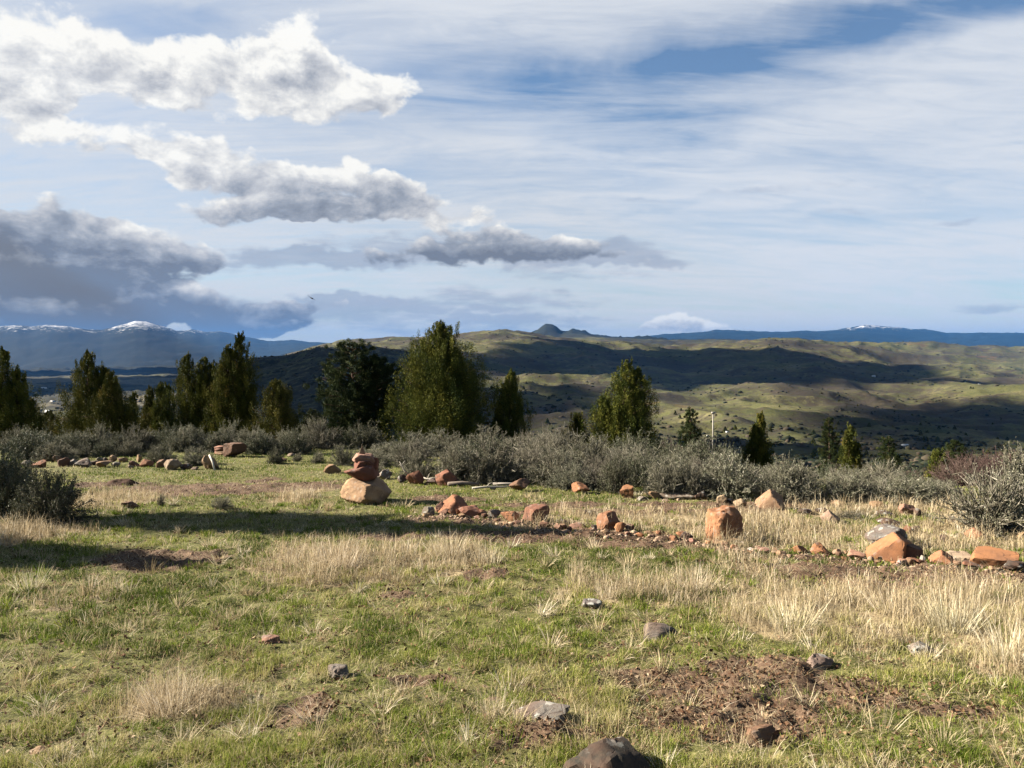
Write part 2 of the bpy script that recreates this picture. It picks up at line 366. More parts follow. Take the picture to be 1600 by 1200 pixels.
Pw = t.vec('MULTIPLY_ADD', t.vec('SUBTRACT', wn, (.5,.5,.5)), (.10,.065,0), P)
def blobs(rows, vecs):
    acc = None; grad = None
    for (px, py, rx, ry, wt, dark) in rows:
        a, e = ae(px, py); ia = F/(rx*math.cos(a)**2)*.92; ie = F/(ry*math.cos(a))*.98
        q = t.vec('MULTIPLY_ADD', vecs, (ia, ie, 0), (-a*ia, -e*ie, 0))
        wgt = t.math('MULTIPLY_ADD', t.vec('DOT_PRODUCT', q, q), -.5*wt, wt, clamp=True)
        cv = t.n('ShaderNodeCombineXYZ', {0: wgt, 1: wgt, 2: wgt}).outputs[0]
        acc = t.vec('MULTIPLY_ADD', cv, (1, dark, 0), acc if acc is not None else (0,0,0))
        grad = t.vec('MULTIPLY_ADD', cv, q, grad if grad is not None else (0,0,0))
    return acc, grad
CU = [ # column, row, half width, half height, weight, greyness
 (45,60,105,75,1,.06),(10,110,80,45,.9,.1),(205,85,75,55,1,.10),(330,115,95,48,1,.08),(255,130,60,38,.8,.1),(470,65,60,45,.95,.16),(430,110,80,50,.9,.08),(520,135,110,42,1,.12),(600,140,45,25,.8,.1),(25,185,60,26,1.05,.15),
 (160,215,50,30,1.1,.02),(285,222,66,28,1.15,.05),(225,235,50,14,.45,.1),(340,258,80,34,.9,.35),(270,265,40,22,.7,.05),(450,268,110,32,.85,.2),(530,305,115,40,1,.55),(360,325,95,16,.6,.15),(470,330,130,18,.9,.45),(615,300,40,28,.7,.4),(715,320,70,24,.8,.35),(650,345,40,14,.5,.3),
 (50,345,120,40,.9,.75),(60,395,170,52,1.1,.9),(190,400,130,42,1,.7),(310,405,80,14,.7,.8),(130,430,160,24,.9,.95),(170,365,60,28,.6,.2),
 (130,470,240,32,.95,.92),(330,482,170,30,.9,.85),(60,500,190,22,.95,1.0),(300,505,150,14,.8,.95),(450,470,70,16,.7,.65),
 (600,397,90,15,.7,.85),(690,405,90,18,.8,.85),(790,385,110,26,.95,.75),(890,395,90,20,.85,.7),(990,408,45,10,.6,.7),(720,360,90,18,.5,.3),
 
 (1065,508,38,16,.95,.05),(1110,508,60,14,.85,.2),(1000,515,60,9,.7,.3),(1560,482,60,8,.5,.4),(1590,500,40,7,.5,.5),
]
acc, grad = blobs(CU, Pw)
sa = t.n('ShaderNodeSeparateXYZ', {0: acc}); dens, dark = sa.outputs[0], sa.outputs[1]
gy = t.n('ShaderNodeSeparateXYZ', {0: grad}).outputs[1]
Ps = t.vec('MULTIPLY', P, (1.0, 1.45, 1.0))
nA = t.noise(Ps, 16, 9, .62, .2)
nB = t.noise(t.vec('ADD', Ps, (-.016, .026, 0)), 16, 9, .62, .2)
msk = t.ss(dens, .0, .34)
D = t.math('ADD', dens, t.math('MULTIPLY', t.math('MULTIPLY', t.math('SUBTRACT', nA, .5), 2.7), msk))
D = t.math('ADD', D, t.math('MULTIPLY', t.math('SUBTRACT', t.noise(Ps, 8.0, 3, .5), .54), t.math('MULTIPLY', msk, 2.4)))
cum = t.ss(D, .40, .92)
emb = t.math('MULTIPLY', t.math('SUBTRACT', nA, nB), 1.8)
inv = t.math('DIVIDE', 1.0, t.math('MAXIMUM', dens, .25))
greyn = t.math('MULTIPLY', dark, inv)
lit = t.math('ADD', t.math('MULTIPLY_ADD', greyn, -1.0, 1.02), emb)
lit = t.math('ADD', lit, t.math('MULTIPLY', t.math('MULTIPLY', gy, inv), t.math('MULTIPLY_ADD', greyn, .42, .20)))
lit = t.math('SUBTRACT', lit, t.ss(D, .9, 1.9, 0, .16))
lit = t.math('ADD', lit, t.ss(D, .45, .75, .16, 0))
ccol = t.ramp(lit, [(0, tuple(v*CG for v in (.185,.215,.275))), (.3, tuple(v*CG for v in (.32,.355,.42))), (.62, tuple(v*CG for v in (.56,.575,.61))), (1, tuple(v*CG for v in (.93,.92,.88)))])
# high thin cloud: drawn-out streaks on a flat deck
den = t.math('ADD', t.math('MAXIMUM', dz, 0.0), .16)
Q = t.n('ShaderNodeCombineXYZ', {0: t.math('DIVIDE', dx, den), 1: t.math('DIVIDE', dy, den), 2: 0.0}).outputs[0]
mp = t.n('ShaderNodeMapping', {'Vector': Q, 'Rotation': (0, 0, math.radians(-62)), 'Scale': (.42, 1.25, 1)}).outputs[0]
ci1 = t.noise(mp, 1.5, 7, .58, .7)
mp2 = t.n('ShaderNodeMapping', {'Vector': Q, 'Rotation': (0, 0, math.radians(-20)), 'Scale': (.55, 2.6, 1)}).outputs[0]
ci2 = t.noise(mp2, 2.6, 6, .6, .5)
GAP = [(920,165,260,48,1,0),(1060,150,200,60,.7,0),(1000,215,120,40,.5,0),(760,110,110,50,.6,0),(1300,45,260,38,.95,0),(1480,20,160,30,.7,0),(1180,100,160,30,.5,0),(620,190,140,40,.55,0),(300,45,90,26,.7,0),(450,185,160,18,.6,0),(1000,315,160,10,.6,0),(1350,345,120,12,.3,0),(1480,455,200,10,.5,0),(1580,470,80,30,.6,0),(470,510,120,40,.5,0),(180,170,90,22,.5,0),(1600,10,70,60,.4,0)]
ci3 = t.noise(mp, 5.5, 7, .62, 1.2)
gacc, _ = blobs(GAP, Pw)
gap = t.n('ShaderNodeSeparateXYZ', {0: gacc}).outputs[0]
cv = t.math('ADD', t.math('MULTIPLY', ci1, 1.15), t.math('MULTIPLY', ci2, .55))
cir = t.math('SUBTRACT', t.ss(cv, .50, 1.0, .56, 1.0), t.math('MULTIPLY', gap, t.ss(cv, .6, 1.0, .56, .22)), clamp=True)
cir = t.math('MULTIPLY', cir, t.math('MULTIPLY', t.ss(dy, -.25, .35, .10, 1), t.ss(elv, .50, .85, 1, .38)))
low = t.ss(elv, .0, .15, .80, 0)
cir = t.math('MULTIPLY', cir, t.ss(ci3, .30, .62, .78, 1.05))
low = t.math('MULTIPLY', low, t.ss(dy, -.2, .3, .3, 1))
cir = t.math('MAXIMUM', cir, t.math('MULTIPLY', low, t.math('SUBTRACT', 1.0, t.math('MULTIPLY', gap, .6))))
cicol = tuple(v*CG for v in (.675,.705,.75))
skyd = t.mix(1.0, sky, (.45,.49,.52), 'MULTIPLY')
c = t.mix(t.math('MULTIPLY', cir, .92), skyd, cicol)
STK = [(700,396,230,22,1,0),(900,400,130,22,1,0),(520,408,110,12,.8,0),(780,466,150,15,.9,0),(640,490,190,14,.8,0),(900,433,110,8,.7,0),(750,516,170,11,.8,0),(850,498,110,10,.7,0),(430,472,150,20,.9,0),(300,500,260,18,.9,0),(1010,410,70,9,.7,0),(330,402,160,16,.8,0),(560,470,100,12,.8,0),(100,455,220,20,.8,0),(1200,300,260,8,.5,0),(1300,345,160,8,.45,0),(1560,482,80,8,.7,0),(1480,349,34,7,.8,0)]
sacc, _ = blobs(STK, Pw)
stn = t.noise(t.vec('MULTIPLY', P, (7.0, 34.0, 1.0)), 2.2, 6, .6, .3)
sal = t.math('MULTIPLY', t.ss(t.math('ADD', t.n('ShaderNodeSeparateXYZ', {0: sacc}).outputs[0], t.math('MULTIPLY', t.math('SUBTRACT', stn, .5), 1.9)), .30, 1.15), t.ss(t.n('ShaderNodeSeparateXYZ', {0: sacc}).outputs[0], 0, .3, 0, .72))
c = t.mix(sal, c, t.mix(stn, tuple(v*CG for v in (.24,.30,.42)), tuple(v*CG for v in (.46,.51,.60))))
c = t.mix(t.math('MULTIPLY', cum, t.ss(elv, -.01, .03, .75, .97)), c, ccol)
bg = t.n('ShaderNodeBackground', {'Color': c, 'Strength': SKY_S}).outputs[0]
t.n('ShaderNodeOutputWorld', {'Surface': bg})

# ---------------------------------------------------------------- the air
m, t = material('valley_air')
pv = t.n('ShaderNodeVolumePrincipled', {'Color': (.040,.160,.42,1), 'Density': HAZE, 'Anisotropy': .0})
t.n('ShaderNodeOutputMaterial', {'Volume': pv.outputs[0]})
hz = MB(); hz.box((0, 22000, 215), (110000, 50000, 1772))
hz = hz.build('haze', m); tag(hz, kind='stuff')
# ---------------------------------------------------------------- near ground sheet
DIRT = [ell(330,762,190,11), ell(210,757,80,7), ell(470,762,60,6), ell(1150,1075,170,38), ell(1000,1060,70,20), ell(850,1150,110,22), ell(1330,1085,90,22), ell(1500,1110,70,12),
        ell(1400,905,260,16), ell(1560,905,200,22), ell(1240,890,120,10), ell(830,838,200,9), ell(1010,850,120,8), ell(690,780,60,5), ell(240,880,90,14), ell(480,1112,34,22), ell(660,1060,70,8),
        ell(1030,800,260,4), ell(900,790,110,4), ell(1130,1130,120,26), ell(760,900,36,8), ell(620,930,30,7), ell(1000,790,350,4)]
DIRT += [ell(x_, y_+3, 46, 4) for x_, y_ in ((680,808),(740,812),(800,817),(860,826),(910,832),(970,838),(1030,842),(1090,850),(1150,858),(1210,867),(1270,872),(1330,877),(1400,886),(1470,890),(1540,895),(1600,898))]
DRY = [ell(185,778,75,14), ell(475,770,28,10), ell(1000,812,170,20), ell(1230,830,200,26), ell(1480,838,160,30), ell(1340,800,230,12), ell(30,840,110,20), ell(530,880,120,34), ell(740,875,70,26), ell(1060,920,150,26),
       ell(1270,960,120,40), ell(1500,960,170,50), ell(270,1095,80,25), ell(1560,1010,90,40), ell(100,940,50,18), ell(940,920,50,25), ell(1180,880,40,20)]
def dirt_at(x, y): return patch(x, y, DIRT, .5, .85, 0)
def dry_at(x, y): return patch(x, y, DRY, .55, .9, 7)
def micro(x, y):
    dt = dirt_at(x, y)
    b = .05*(fbm(x*2.1, y*2.1, 3, 21)-.5)+.055*(fbm(x*7, y*7, 3, 22)-.5)*(.6+dt)
    b = b+.024*(fbm(x*15, y*15, 2, 27)-.5)*sstep(10, 6, y)
    cl = np.maximum(fbm(x*14, y*14, 3, 23)-.5, 0)*.12*dt
    return (b+cl)*(1-sstep(9, 20, y)*.5)
def G(x, y):
    x = np.atleast_1d(np.asarray(x, float)); y = np.atleast_1d(np.asarray(y, float))
    # earth mound beside the track
    mx, my, mw, mh = MOUND
    return H(x, y)+micro(x, y)
MOUND = ell(184, 758, 20, 4)
ds = [-9.0]
while ds[-1] < 27: ds.append(ds[-1]+max(.018, .0055*abs(ds[-1]+1)) if ds[-1] > 1 else ds[-1]+(.5 if ds[-1] < 0 else .12))
ds = np.array(ds); us = np.linspace(-1.15, 1.15, 560)
Xg = us[None]*(np.maximum(ds, -2)[:, None]+4.5); Yg = np.repeat(ds[:, None], len(us), 1)
xg, yg = Xg.ravel(), Yg.ravel(); zg = G(xg, yg)
nr, nc = Xg.shape
ii = (np.arange(nr-1)[:, None]*nc+np.arange(nc-1)[None]).ravel()
g = mesh_np('ground', np.stack([xg, yg, zg], 1), [np.stack([ii, ii+1, ii+nc+1, ii+nc], 1)], M['ground'],
            {'dirt': dirt_at(xg, yg), 'dry': dry_at(xg, yg)}, True)
tag(g, kind='structure')

# ---------------------------------------------------------------- hills, valley, mountains
ds = np.geomspace(22, 43000, 620); pxs = np.linspace(-650, 2250, 900)
D_, P_ = np.meshgrid(ds, pxs, indexing='ij'); Xh = (P_-800)/F*D_
xh, yh = Xh.ravel(), D_.ravel(); zh = H(xh, yh)-.03*sstep(26, 23, yh)
pxh = P_.ravel()
wood = np.maximum(sstep(1500, 500, yh)*.75, sstep(1800, 2500, yh)*sstep(4600, 3600, yh)*sstep(760, 690, pxh)*sstep(330, 400, pxh))
wood = np.maximum(wood, sstep(900, 1200, yh)*sstep(2600, 2000, yh)*sstep(760, 690, pxh)*sstep(360, 420, pxh))
valley = sstep(1300, 2200, yh)*sstep(13500, 10500, yh)*sstep(400, 330, pxh)
nr, nc = Xh.shape
ii = (np.arange(nr-1)[:, None]*nc+np.arange(nc-1)[None]).ravel()
hl = mesh_np('hills', np.stack([xh, yh, zh], 1), [np.stack([ii, ii+1, ii+nc+1, ii+nc], 1)], M['hills'], {'wood': wood, 'valley': valley}, True)
tag(hl, kind='structure')
print('terrain z', zh.min(), zh.max())

def far_at(px, py, lo, hi):
    """first ground between lo and hi that shows at this row"""
    d = np.geomspace(lo, hi, 500); z = H((px-800)/F*d, d); r = HY+F*(ZC-z)/d
    k = int(np.argmin(np.abs(r-py))); return np.array([(px-800)/F*d[k], d[k], z[k]])

# ---------------------------------------------------------------- scrub and junipers over the hills
r = RNG(11); mb_V, mb_F, mb_T = [], [], []
ico = np.array([[0,0,1],[.9,0,.35],[.28,.85,.35],[-.72,.52,.35],[-.72,-.52,.35],[.28,-.85,.35],[.7,.5,-.4],[-.27,.82,-.4],[-.87,0,-.4],[-.27,-.82,-.4],[.7,-.5,-.4]])
icf = np.array([[0,1,2],[0,2,3],[0,3,4],[0,4,5],[0,5,1],[1,6,2],[2,7,3],[3,8,4],[4,9,5],[5,10,1],[6,7,2],[7,8,3],[8,9,4],[9,10,5],[10,6,1]])
N = 52000
d = np.exp(r.uniform(math.log(180), math.log(8200), N)); px = r.uniform(-150, 1750, N); x = (px-800)/F*d
den = fbm(x/260, d/260, 4, 61)*.65+(1-np.abs(2*fbm(x/190+9, d/190, 3, 63)-1))**3*.30+fbm(x/50, d/50, 3, 62)*.40
keep = den+.22*(px < 740)*(d > 1400)*(d < 4600)+.14*(d < 1300) > r.uniform(.62, 1.05, N)
keep &= ~((px < 390) & (d > 5500))
x, d, px = x[keep], d[keep], px[keep]; z = H(x, d); n = len(x)
s = r.uniform(.9, 2.5, n)*(1+d/4200)*np.where(r.random(n) < .1, 1.5, 1)
V = ico[None]*(1+r.uniform(-.35, .35, (n, 11, 1)))*s[:, None, None]*np.stack([r.uniform(.9, 2.2, n), r.uniform(.9, 1.6, n), r.uniform(.7, 1.1, n)], 1)[:, None]
V = V+np.stack([x, d, z+.3*s], 1)[:, None]
Fc = icf[None]+(np.arange(n)*11)[:, None, None]
o = mesh_np('hillside_scrub', V.reshape(-1, 3), [Fc.reshape(-1, 3)], M['scrub'], {'tint': np.repeat(r.random(n)**1.3, 11)})
tag(o, 'dark scrub and brush scattered over the rolling hills', kind='stuff')

# ---------------------------------------------------------------- clouds added to shade the hills (out of view, shaped from the wanted shadow outlines)
def shade_cloud(poly, alt, seed, grow=1.0, feather=.3):
    r = RNG(seed); pts = []
    for (px, py, lo, hi) in poly:
        g_ = far_at(px, py, lo, hi); tt = (alt-g_[2])/SUN[2]; pts.append((g_+SUN*tt)[:2])
    pts = np.array(pts); c = pts.mean(0); pts = c+(pts-c)*grow
    m = len(pts); L = 220
    tt = np.linspace(0, m, L, endpoint=False); i0 = tt.astype(int); f = tt-i0
    ring = pts[i0 % m]*(1-f)[:, None]+pts[(i0+1) % m]*f[:, None]
    a = np.arange(L)/L*2*math.pi
    k = 1+feather*(fbm(np.cos(a)*4.5+seed, np.sin(a)*4.5, 4, seed)-.5)*2.6
    ring = c+(ring-c)*k[:, None]
    size = np.linalg.norm(ring-c, axis=1).mean()
    V = []; lv = [(0, .0), (.30, .02), (.62, .04), (.84, .05), (1, .10), (.93, .26), (.74, .42), (.45, .52), (0.02, .56)]
    lv = [(max(q, .01), h*.16) for q, h in lv]
    for q, h in lv:
        R = c+(ring-c)*q
        zz = alt+size*h*(1+.5*(fbm(R[:, 0]/size*3, R[:, 1]/size*3, 3, seed+9)-.5)*(h > .2))
        V.append(np.stack([R[:, 0], R[:, 1], np.minimum(zz, alt+900*h/.1)], 1))
    V = np.concatenate(V); j = np.arange(L); j2 = (j+1) % L
    Q = np.concatenate([np.stack([q*L+j, q*L+j2, (q+1)*L+j2, (q+1)*L+j], 1) for q in range(len(lv)-1)])
    o = mesh_np('shade_cloud', V, [Q, ], M['shade_cloud'], None, True)
    tag(o, kind='structure'); return o
SHADE_CLOUDS = [
 ([(-250,600,5000,7000),(120,596,6500,8500),(330,592,8000,9500),(395,598,5500,8000),(380,622,2800,3600),(200,612,4000,5000),(60,622,3000,4200),(-250,618,3500,4500)], 4500, 8),
 ([(362,560,3200,3800),(500,547,3200,3900),(620,549,3300,3900),(735,552,4200,5000),(735,600,2200,2700),(740,660,1300,1700),(600,700,700,1200),(350,700,700,1100),(345,620,1500,2600)], 4200, 1),
 ([(735,552,4200,5200),(900,540,6000,7000),(1050,546,6200,7400),(1180,548,5800,6400),(1260,556,5400,6200),(1420,572,5200,6000),(1500,592,4300,4700),(1250,602,3200,4000),(1000,602,3300,4000),(850,596,3200,4000),(735,590,2500,3000)], 4300, 2),
 ([(1330,632,2200,2700),(1450,625,2600,3000),(1650,622,2700,3100),(1720,690,1300,1700),(1500,700,1000,1200),(1280,700,900,1100),(1260,664,1500,1800)], 4200, 3),
 ([(740,606,2200,2700),(850,604,2700,2950),(960,618,2300,2700),(930,645,1600,2000),(820,670,1200,1500),(740,660,1300,1600)], 4100, 4),
 ([(-200,578,14000,16000),(250,575,14000,16000),(392,570,14000,16000),(380,586,9000,11500),(150,590,8500,11000),(-200,590,8500,11000)], 4600, 5),
 ([(980,690,900,1300),(1090,686,1000,1300),(1350,705,900,1000),(1500,728,500,700),(1000,728,500,640)], 4100, 7),
]
for p_, al, sd in SHADE_CLOUDS: shade_cloud(p_, al, sd)
# ---------------------------------------------------------------- rocks
import bmesh
def ico_dirs(sub):
    bm = bmesh.new(); bmesh.ops.create_icosphere(bm, subdivisions=sub, radius=1)
    V = np.array([v.co[:] for v in bm.verts]); Fc = np.array([[v.index for v in f.verts] for f in bm.faces]); bm.free()
    return V/np.linalg.norm(V, axis=1)[:, None], Fc
ICO = {k: ico_dirs(k) for k in (3, 4, 5)}
def rock_mesh(name, size, seed, planes=None, sub=4, rough=.09, npl=10, sharp=34, mat='stone', ztop=None):
    """a faceted stone: the common body of many cutting planes, worn and roughened; size = width, depth, height"""
    r = RNG(seed+1000); V, Fc = ICO[sub]
    nrm = r.normal(size=(npl, 3)); nrm /= np.linalg.norm(nrm, axis=1)[:, None]+1e-9; dist = r.uniform(.56, .9, npl)
    if planes:
        e = np.array(planes, float); en = e[:, :3]/np.linalg.norm(e[:, :3], axis=1)[:, None]
        k = r.uniform(.9, 1.1, npl); nrm = np.concatenate([en, nrm]); dist = np.concatenate([e[:, 3], k])
    inv = np.maximum(V@nrm.T, 1e-3)/dist[None]
    inv = np.concatenate([inv, np.full((len(V), 1), .78)], 1)
    rad = 1/(np.sum(inv**sharp, 1)**(1/sharp))
    P = V*rad[:, None]
    n1 = fbm3(P*2.2+seed*3.3, 3, seed)-.5; n2 = fbm3(P*7+seed*1.7, 3, seed+5)-.5
    P = P*(1+rough*2.2*n1+rough*1.3*n2)[:, None]
    lo, hi = P.min(0), P.max(0); P = (P-(lo+hi)/2)/(hi-lo)*np.array(size)
    return mesh_np(name, P, [Fc], M[mat], None, False, link=False)
ROCK_K = .74
COLS = {'orange': (.45,.205,.095), 'red': (.34,.145,.085), 'deep': (.23,.085,.055), 'tan': (.44,.28,.16), 'pale': (.54,.42,.29), 'brown': (.20,.11,.07), 'grey': (.30,.26,.21), 'dark': (.055,.047,.040), 'pink': (.45,.25,.18), 'white': (.75,.70,.62), 'greyl': (.20,.19,.17), 'cream':(.52,.35,.20)}
def shade_edges(me, ang=20):
    me.polygons.foreach_set('use_smooth', np.ones(len(me.polygons), bool)); me.set_sharp_from_angle(angle=math.radians(ang))
ROCKS = []
def rock(px, py, w, h, col, label, name='stone', seed=None, planes=None, dep=.85, sink=.14, group=None, rot=0, tilt=0, roll=0, mat=None, sub=None, rough=.09, npl=10, sharp=34, base=None, cat=None):
    seed = int(px*7+py*13) if seed is None else seed
    p0 = at(px, py) if base is None else np.asarray(base, float)
    d = p0[1]; W = w*d/F; Hh = h*d/F; D = W*dep
    tot = Hh*(1+sink)
    me = rock_mesh(name, (W, D, tot), seed, planes, sub or (4 if w > 16 else 3), rough, npl, sharp, mat or ('greystone' if col in ('greyl', 'dark', 'grey') else 'stone'))
    shade_edges(me)
    o = link_me(name, me); yc = d+D*(.42 if sink < .8 else .08); xc = (px-800)/F*yc
    zb = float(G(xc, yc)[0]) if base is None else p0[2]
    o.location = (xc, yc, zb-Hh*sink+tot/2)
    o.rotation_euler = (math.radians(tilt), math.radians(roll), math.radians(rot)-math.atan2(xc, yc))
    c = COLS[col]; rr = RNG(seed); k = rr.uniform(.85, 1.15); o.color = tuple(min(1, v*k*ROCK_K*rr.uniform(.95, 1.05)) for v in c)+(1,)
    tag(o, label, cat or ('boulder' if name == 'boulder' else 'rock'), group); ROCKS.append((xc, yc, W*.5, D*.5)); return o
FR = 'stones edging the track'; BK = 'stones along the brush'; LF = 'stones along the far left edge'; CA = 'stones of the cairn'; EM = 'rocks bedded in the grass'; MD = 'rocks in the dry grass'
# --- cairn
c0 = at(572, 789); dC = c0[1]
o = rock(572, 789, 82, 39, 'cream', 'large cream and grey boulder carrying the stacked cairn', 'boulder', 5, [(-.74,-.62,.22,.74),(.62,-.76,.16,.72),(.05,-.2,1,.80),(.75,-.2,.62,.74),(.9,-.25,-.45,.8),(-.6,-.4,-.75,.8),(.2,-.75,-.7,.8),(0,0,-1,.62)], .8, .04, CA, npl=4, sharp=24, rough=.05, sub=5)
def stack(px0, px1, y0, y1, col, label, seed, planes=None, dep=.8, roll=0, rough=.05, name='stone', dy=0, sharp=60, mat=None):
    yc = dC+.32+dy; k = yc/F; W = (px1-px0)*k; Hh = (y1-y0)*k
    me = rock_mesh(name, (W, W*dep, Hh), seed, planes, 4, rough, 10, sharp, mat or 'stone'); shade_edges(me); o = link_me(name, me)
    o.location = (((px0+px1)/2-800)*k, yc, ZC-((y0+y1)/2-HY)*k); o.rotation_euler = (0, math.radians(roll), math.radians(8*(seed % 3-1)))
    o.color = tuple(v*.8 for v in COLS[col])+(1,); tag(o, label, 'rock', CA); return o
stack(536, 592, 724, 753, 'deep', 'red slab, darkened for its unlit front, with a pointed left end on the cairn boulder', 31, [(-.62,-.3,-.72,.55),(-.45,0,.9,.62),(.5,0,-.86,.75),(.9,0,.2,.8),(0,-.9,-.3,.8)], .75, 0)  # deeper red stands in for the slab's unlit front
stack(553, 585, 719, 734, 'deep', 'small reddish block between the two red slabs of the cairn', 32, [(0,0,1,.8),(-.9,-.3,.2,.7),(0,-.9,-.2,.7)], .8, -4, dy=-.02)
stack(571, 592, 714, 737, 'deep', 'dark red block at the right of the cairn under its flat top slab', 35, [(.9,-.2,.1,.75),(0,-.9,.2,.75),(0,0,1,.8)], .8, 6, dy=.03)
stack(550, 588, 709, 722, 'pink', 'flat reddish slab topping the cairn, pale at its left end', 33, [(0,0,1,.72),(0,0,-1,.7),(-.8,-.3,.4,.85)], .7, 5)
stack(561.5, 570.5, 696, 711, 'tan', 'tiny upright pointed stone perched on the very top of the cairn', 34, [(-.85,0,.35,.42),(.85,0,.35,.42),(0,-.8,.4,.5),(0,.8,.4,.5)], .8, 0)
# --- front row, left to right
PEAK = [(-.62,-.35,.7,.62),(.6,-.3,.75,.66),(0,-.85,.5,.7),(0,0,-1,.6)]
LEFTLIT = [(-.7,-.66,.28,.72),(.72,-.66,.12,.68),(-.15,-.1,1,.8),(0,0,-1,.7)]
for a in [
 (669,806,21,13,'grey','low grey stone at the left tip of the track edging'),
 (687,802,15,16,'pink','narrow pinkish stone leaning on the peaked orange boulder'),
 (735,808,38,17,'red','rounded reddish stone just right of the peaked orange boulder'),
 (753,808,17,11,'red','small red stone between the rounded red stone and the cracked grey stone'),
 (772,811,22,14,'grey','cracked grey stone with dark top in the track edging'),
 (798,815,33,16,'orange','rough brown orange block left of the big red boulder with a shaded side'),
 (854,824,19,10,'tan','small tan stone at the right foot of the red boulder with a shaded side'),
 (872,827,13,10,'pink','small pink triangular stone beside the flat pinkish slab'),
 (883,821,15,9,'dark','small dark stone behind the pink triangular stone'),
 (903,827,28,11,'pink','flat pinkish slab among rubble in the track edging'),
 (909,831,11,5,'pale','pale chip in front of the flat pinkish slab'),
 (922,808,22,8,'dark','flat dark rock in the dry grass left of the smooth orange boulder'),
 (928,832,10,8,'dark','small dark stone at the left foot of the smooth orange boulder'),
 (969,834,19,14,'orange','blocky orange stone at the right foot of the smooth orange boulder'),
 (984,833,15,11,'brown','dark brown stone touching the blocky orange stone'),
 (992,838,12,7,'pale','pale stone below the dark brown stone in the edging'),
 (1014,836,15,8,'tan','tan wedge left of the flat orange stones'),
 (1029,838,22,8,'orange','low flat orange stone midway to the tall square boulder'),
 (1046,841,12,5,'tan','tan chip right of the low flat orange stone'),
 (1073,847,20,12,'dark','dark rough stone left of the tall square boulder'),
 (1131,855,17,10,'tan','tan stone at the foot of the tall square boulder, in front'),
 (1145,851,26,10,'tan','rounded tan stone under the shaded face of the tall square boulder'),
 (1160,854,8,7,'white','white pebble stone just right of the tall square boulder'),
 (1173,860,11,6,'white','white stone in the trail of chips right of the square boulder'),
 (1184,862,9,5,'pale','pale stone beside the pinkish stones of the chip trail'),
 (1193,864,18,9,'pink','pinkish stone at the end of the chip trail'),
 (1212,866,14,5,'tan','flat tan chip alone between the chip trail and the orange stones'),
 (1248,866,27,14,'orange','orange stone with a shaded right half beside the rough orange stone'),
 (1280,868,31,18,'orange','rough bright orange stone of the right edging'),
 (1270,872,11,5,'cream','cream chip below the rough bright orange stone'),
 (1307,869,15,9,'tan','tan stone right of the rough bright orange stone'),
 (1322,869,9,7,'cream','small cream stone between the tan stone and the brown pink stone'),
 (1338,876,27,16,'pink','brownish pink stone left of the sloping boulder'),
 (1405,885,8,10,'white','white stone standing under the sloping boulder'),
 (1442,886,9,11,'white','white stone under the dark block, right of the sloping boulder'),
 (1427,884,20,8,'red','small red slab below the dark block'),
 (1515,891,28,11,'dark','dark stone in front of the pale flat slab'),
 (1585,898,32,14,'dark','dark stone below the right end of the flat orange slab'),
 (1594,893,10,6,'white','white chip at the far right end of the edging'),
]:
    rock(*a, group=FR)
rock(709, 804, 50, 27, 'orange', 'peaked orange boulder of the track edging, right of the cairn', 'boulder', 41, PEAK, .8, .12, FR)
rock(836, 819, 46, 27, 'red', 'big red boulder with pitted face and black shaded right side', 'boulder', 43, [(-.80,-.52,.3,.66),(.8,-.6,.0,.62),(-.1,-.1,1,.7),(.1,-.99,.1,.8),(0,0,-1,.7)], .8, .12, FR)
rock(951, 830, 40, 29, 'orange', 'smooth orange boulder at the front of the dry grass', 'boulder', 44, [(-.75,-.5,.35,.72),(.5,-.35,.8,.66),(.55,-.7,-.45,.7),(-.2,0,1,.8),(0,0,-1,.7)], .85, .12, FR, sharp=30, npl=4)
rock(1131, 849, 59, 54, 'orange', 'tall squarish orange boulder with a dark right half', 'boulder', 45, [(-.82,-.55,.12,.60),(.52,-.84,.02,.60),(-.30,-.16,1,.74),(.70,-.25,.72,.80),(-1,.1,.05,.80),(.97,.05,-.05,.80),(.6,-.5,-.7,.86),(-.7,-.5,-.55,.82),(0,0,-1,.75),(.1,1,.1,.7)], .8, .1, FR, rough=.13, sharp=7, npl=0, sub=5)
rock(1424, 879, 34, 27, 'brown', 'dark brown block against the right side of the sloping boulder', 'boulder', 48, [(.8,-.5,.1,.75),(-.1,-.95,0,.7),(.3,0,1,.7),(0,0,-1,.7)], .9, .1, FR, rough=.055)
rock(1389, 878, 68, 42, 'orange', 'sloping brown orange boulder with a straight dark right edge', 'boulder', 47, [(-.58,-.25,.78,.46),(-.1,-.93,.30,.62),(.97,-.25,0,.62),(.5,0,.86,.7),(0,0,-1,.7)], .7, .1, FR, rough=.055, npl=5)
rock(1384, 858, 62, 30, 'greyl', 'grey lichened slab behind the sloping boulder', 'boulder', 49, [(-.5,-.4,.8,.5),(0,0,1,.7)], .9, .15, MD)
rock(1470, 889, 36, 18, 'orange', 'triangular orange stone between the white stone and the pale slab', 'stone', 50, PEAK, .7, .1, FR)
rock(1498, 884, 46, 13, 'pale', 'pale flat slab left of the flat orange slab', 'stone', 51, [(0,-.2,1,.5),(0,0,-1,.6)], .8, .1, FR)
rock(1553, 892, 70, 25, 'orange', 'wide flat orange slab raised at the right end of the edging', 'boulder', 52, [(0,-.32,.95,.45),(0,-.9,-.42,.6),(.9,0,-.3,.8),(0,0,-1,.6)], .8, .05, FR, rough=.055)
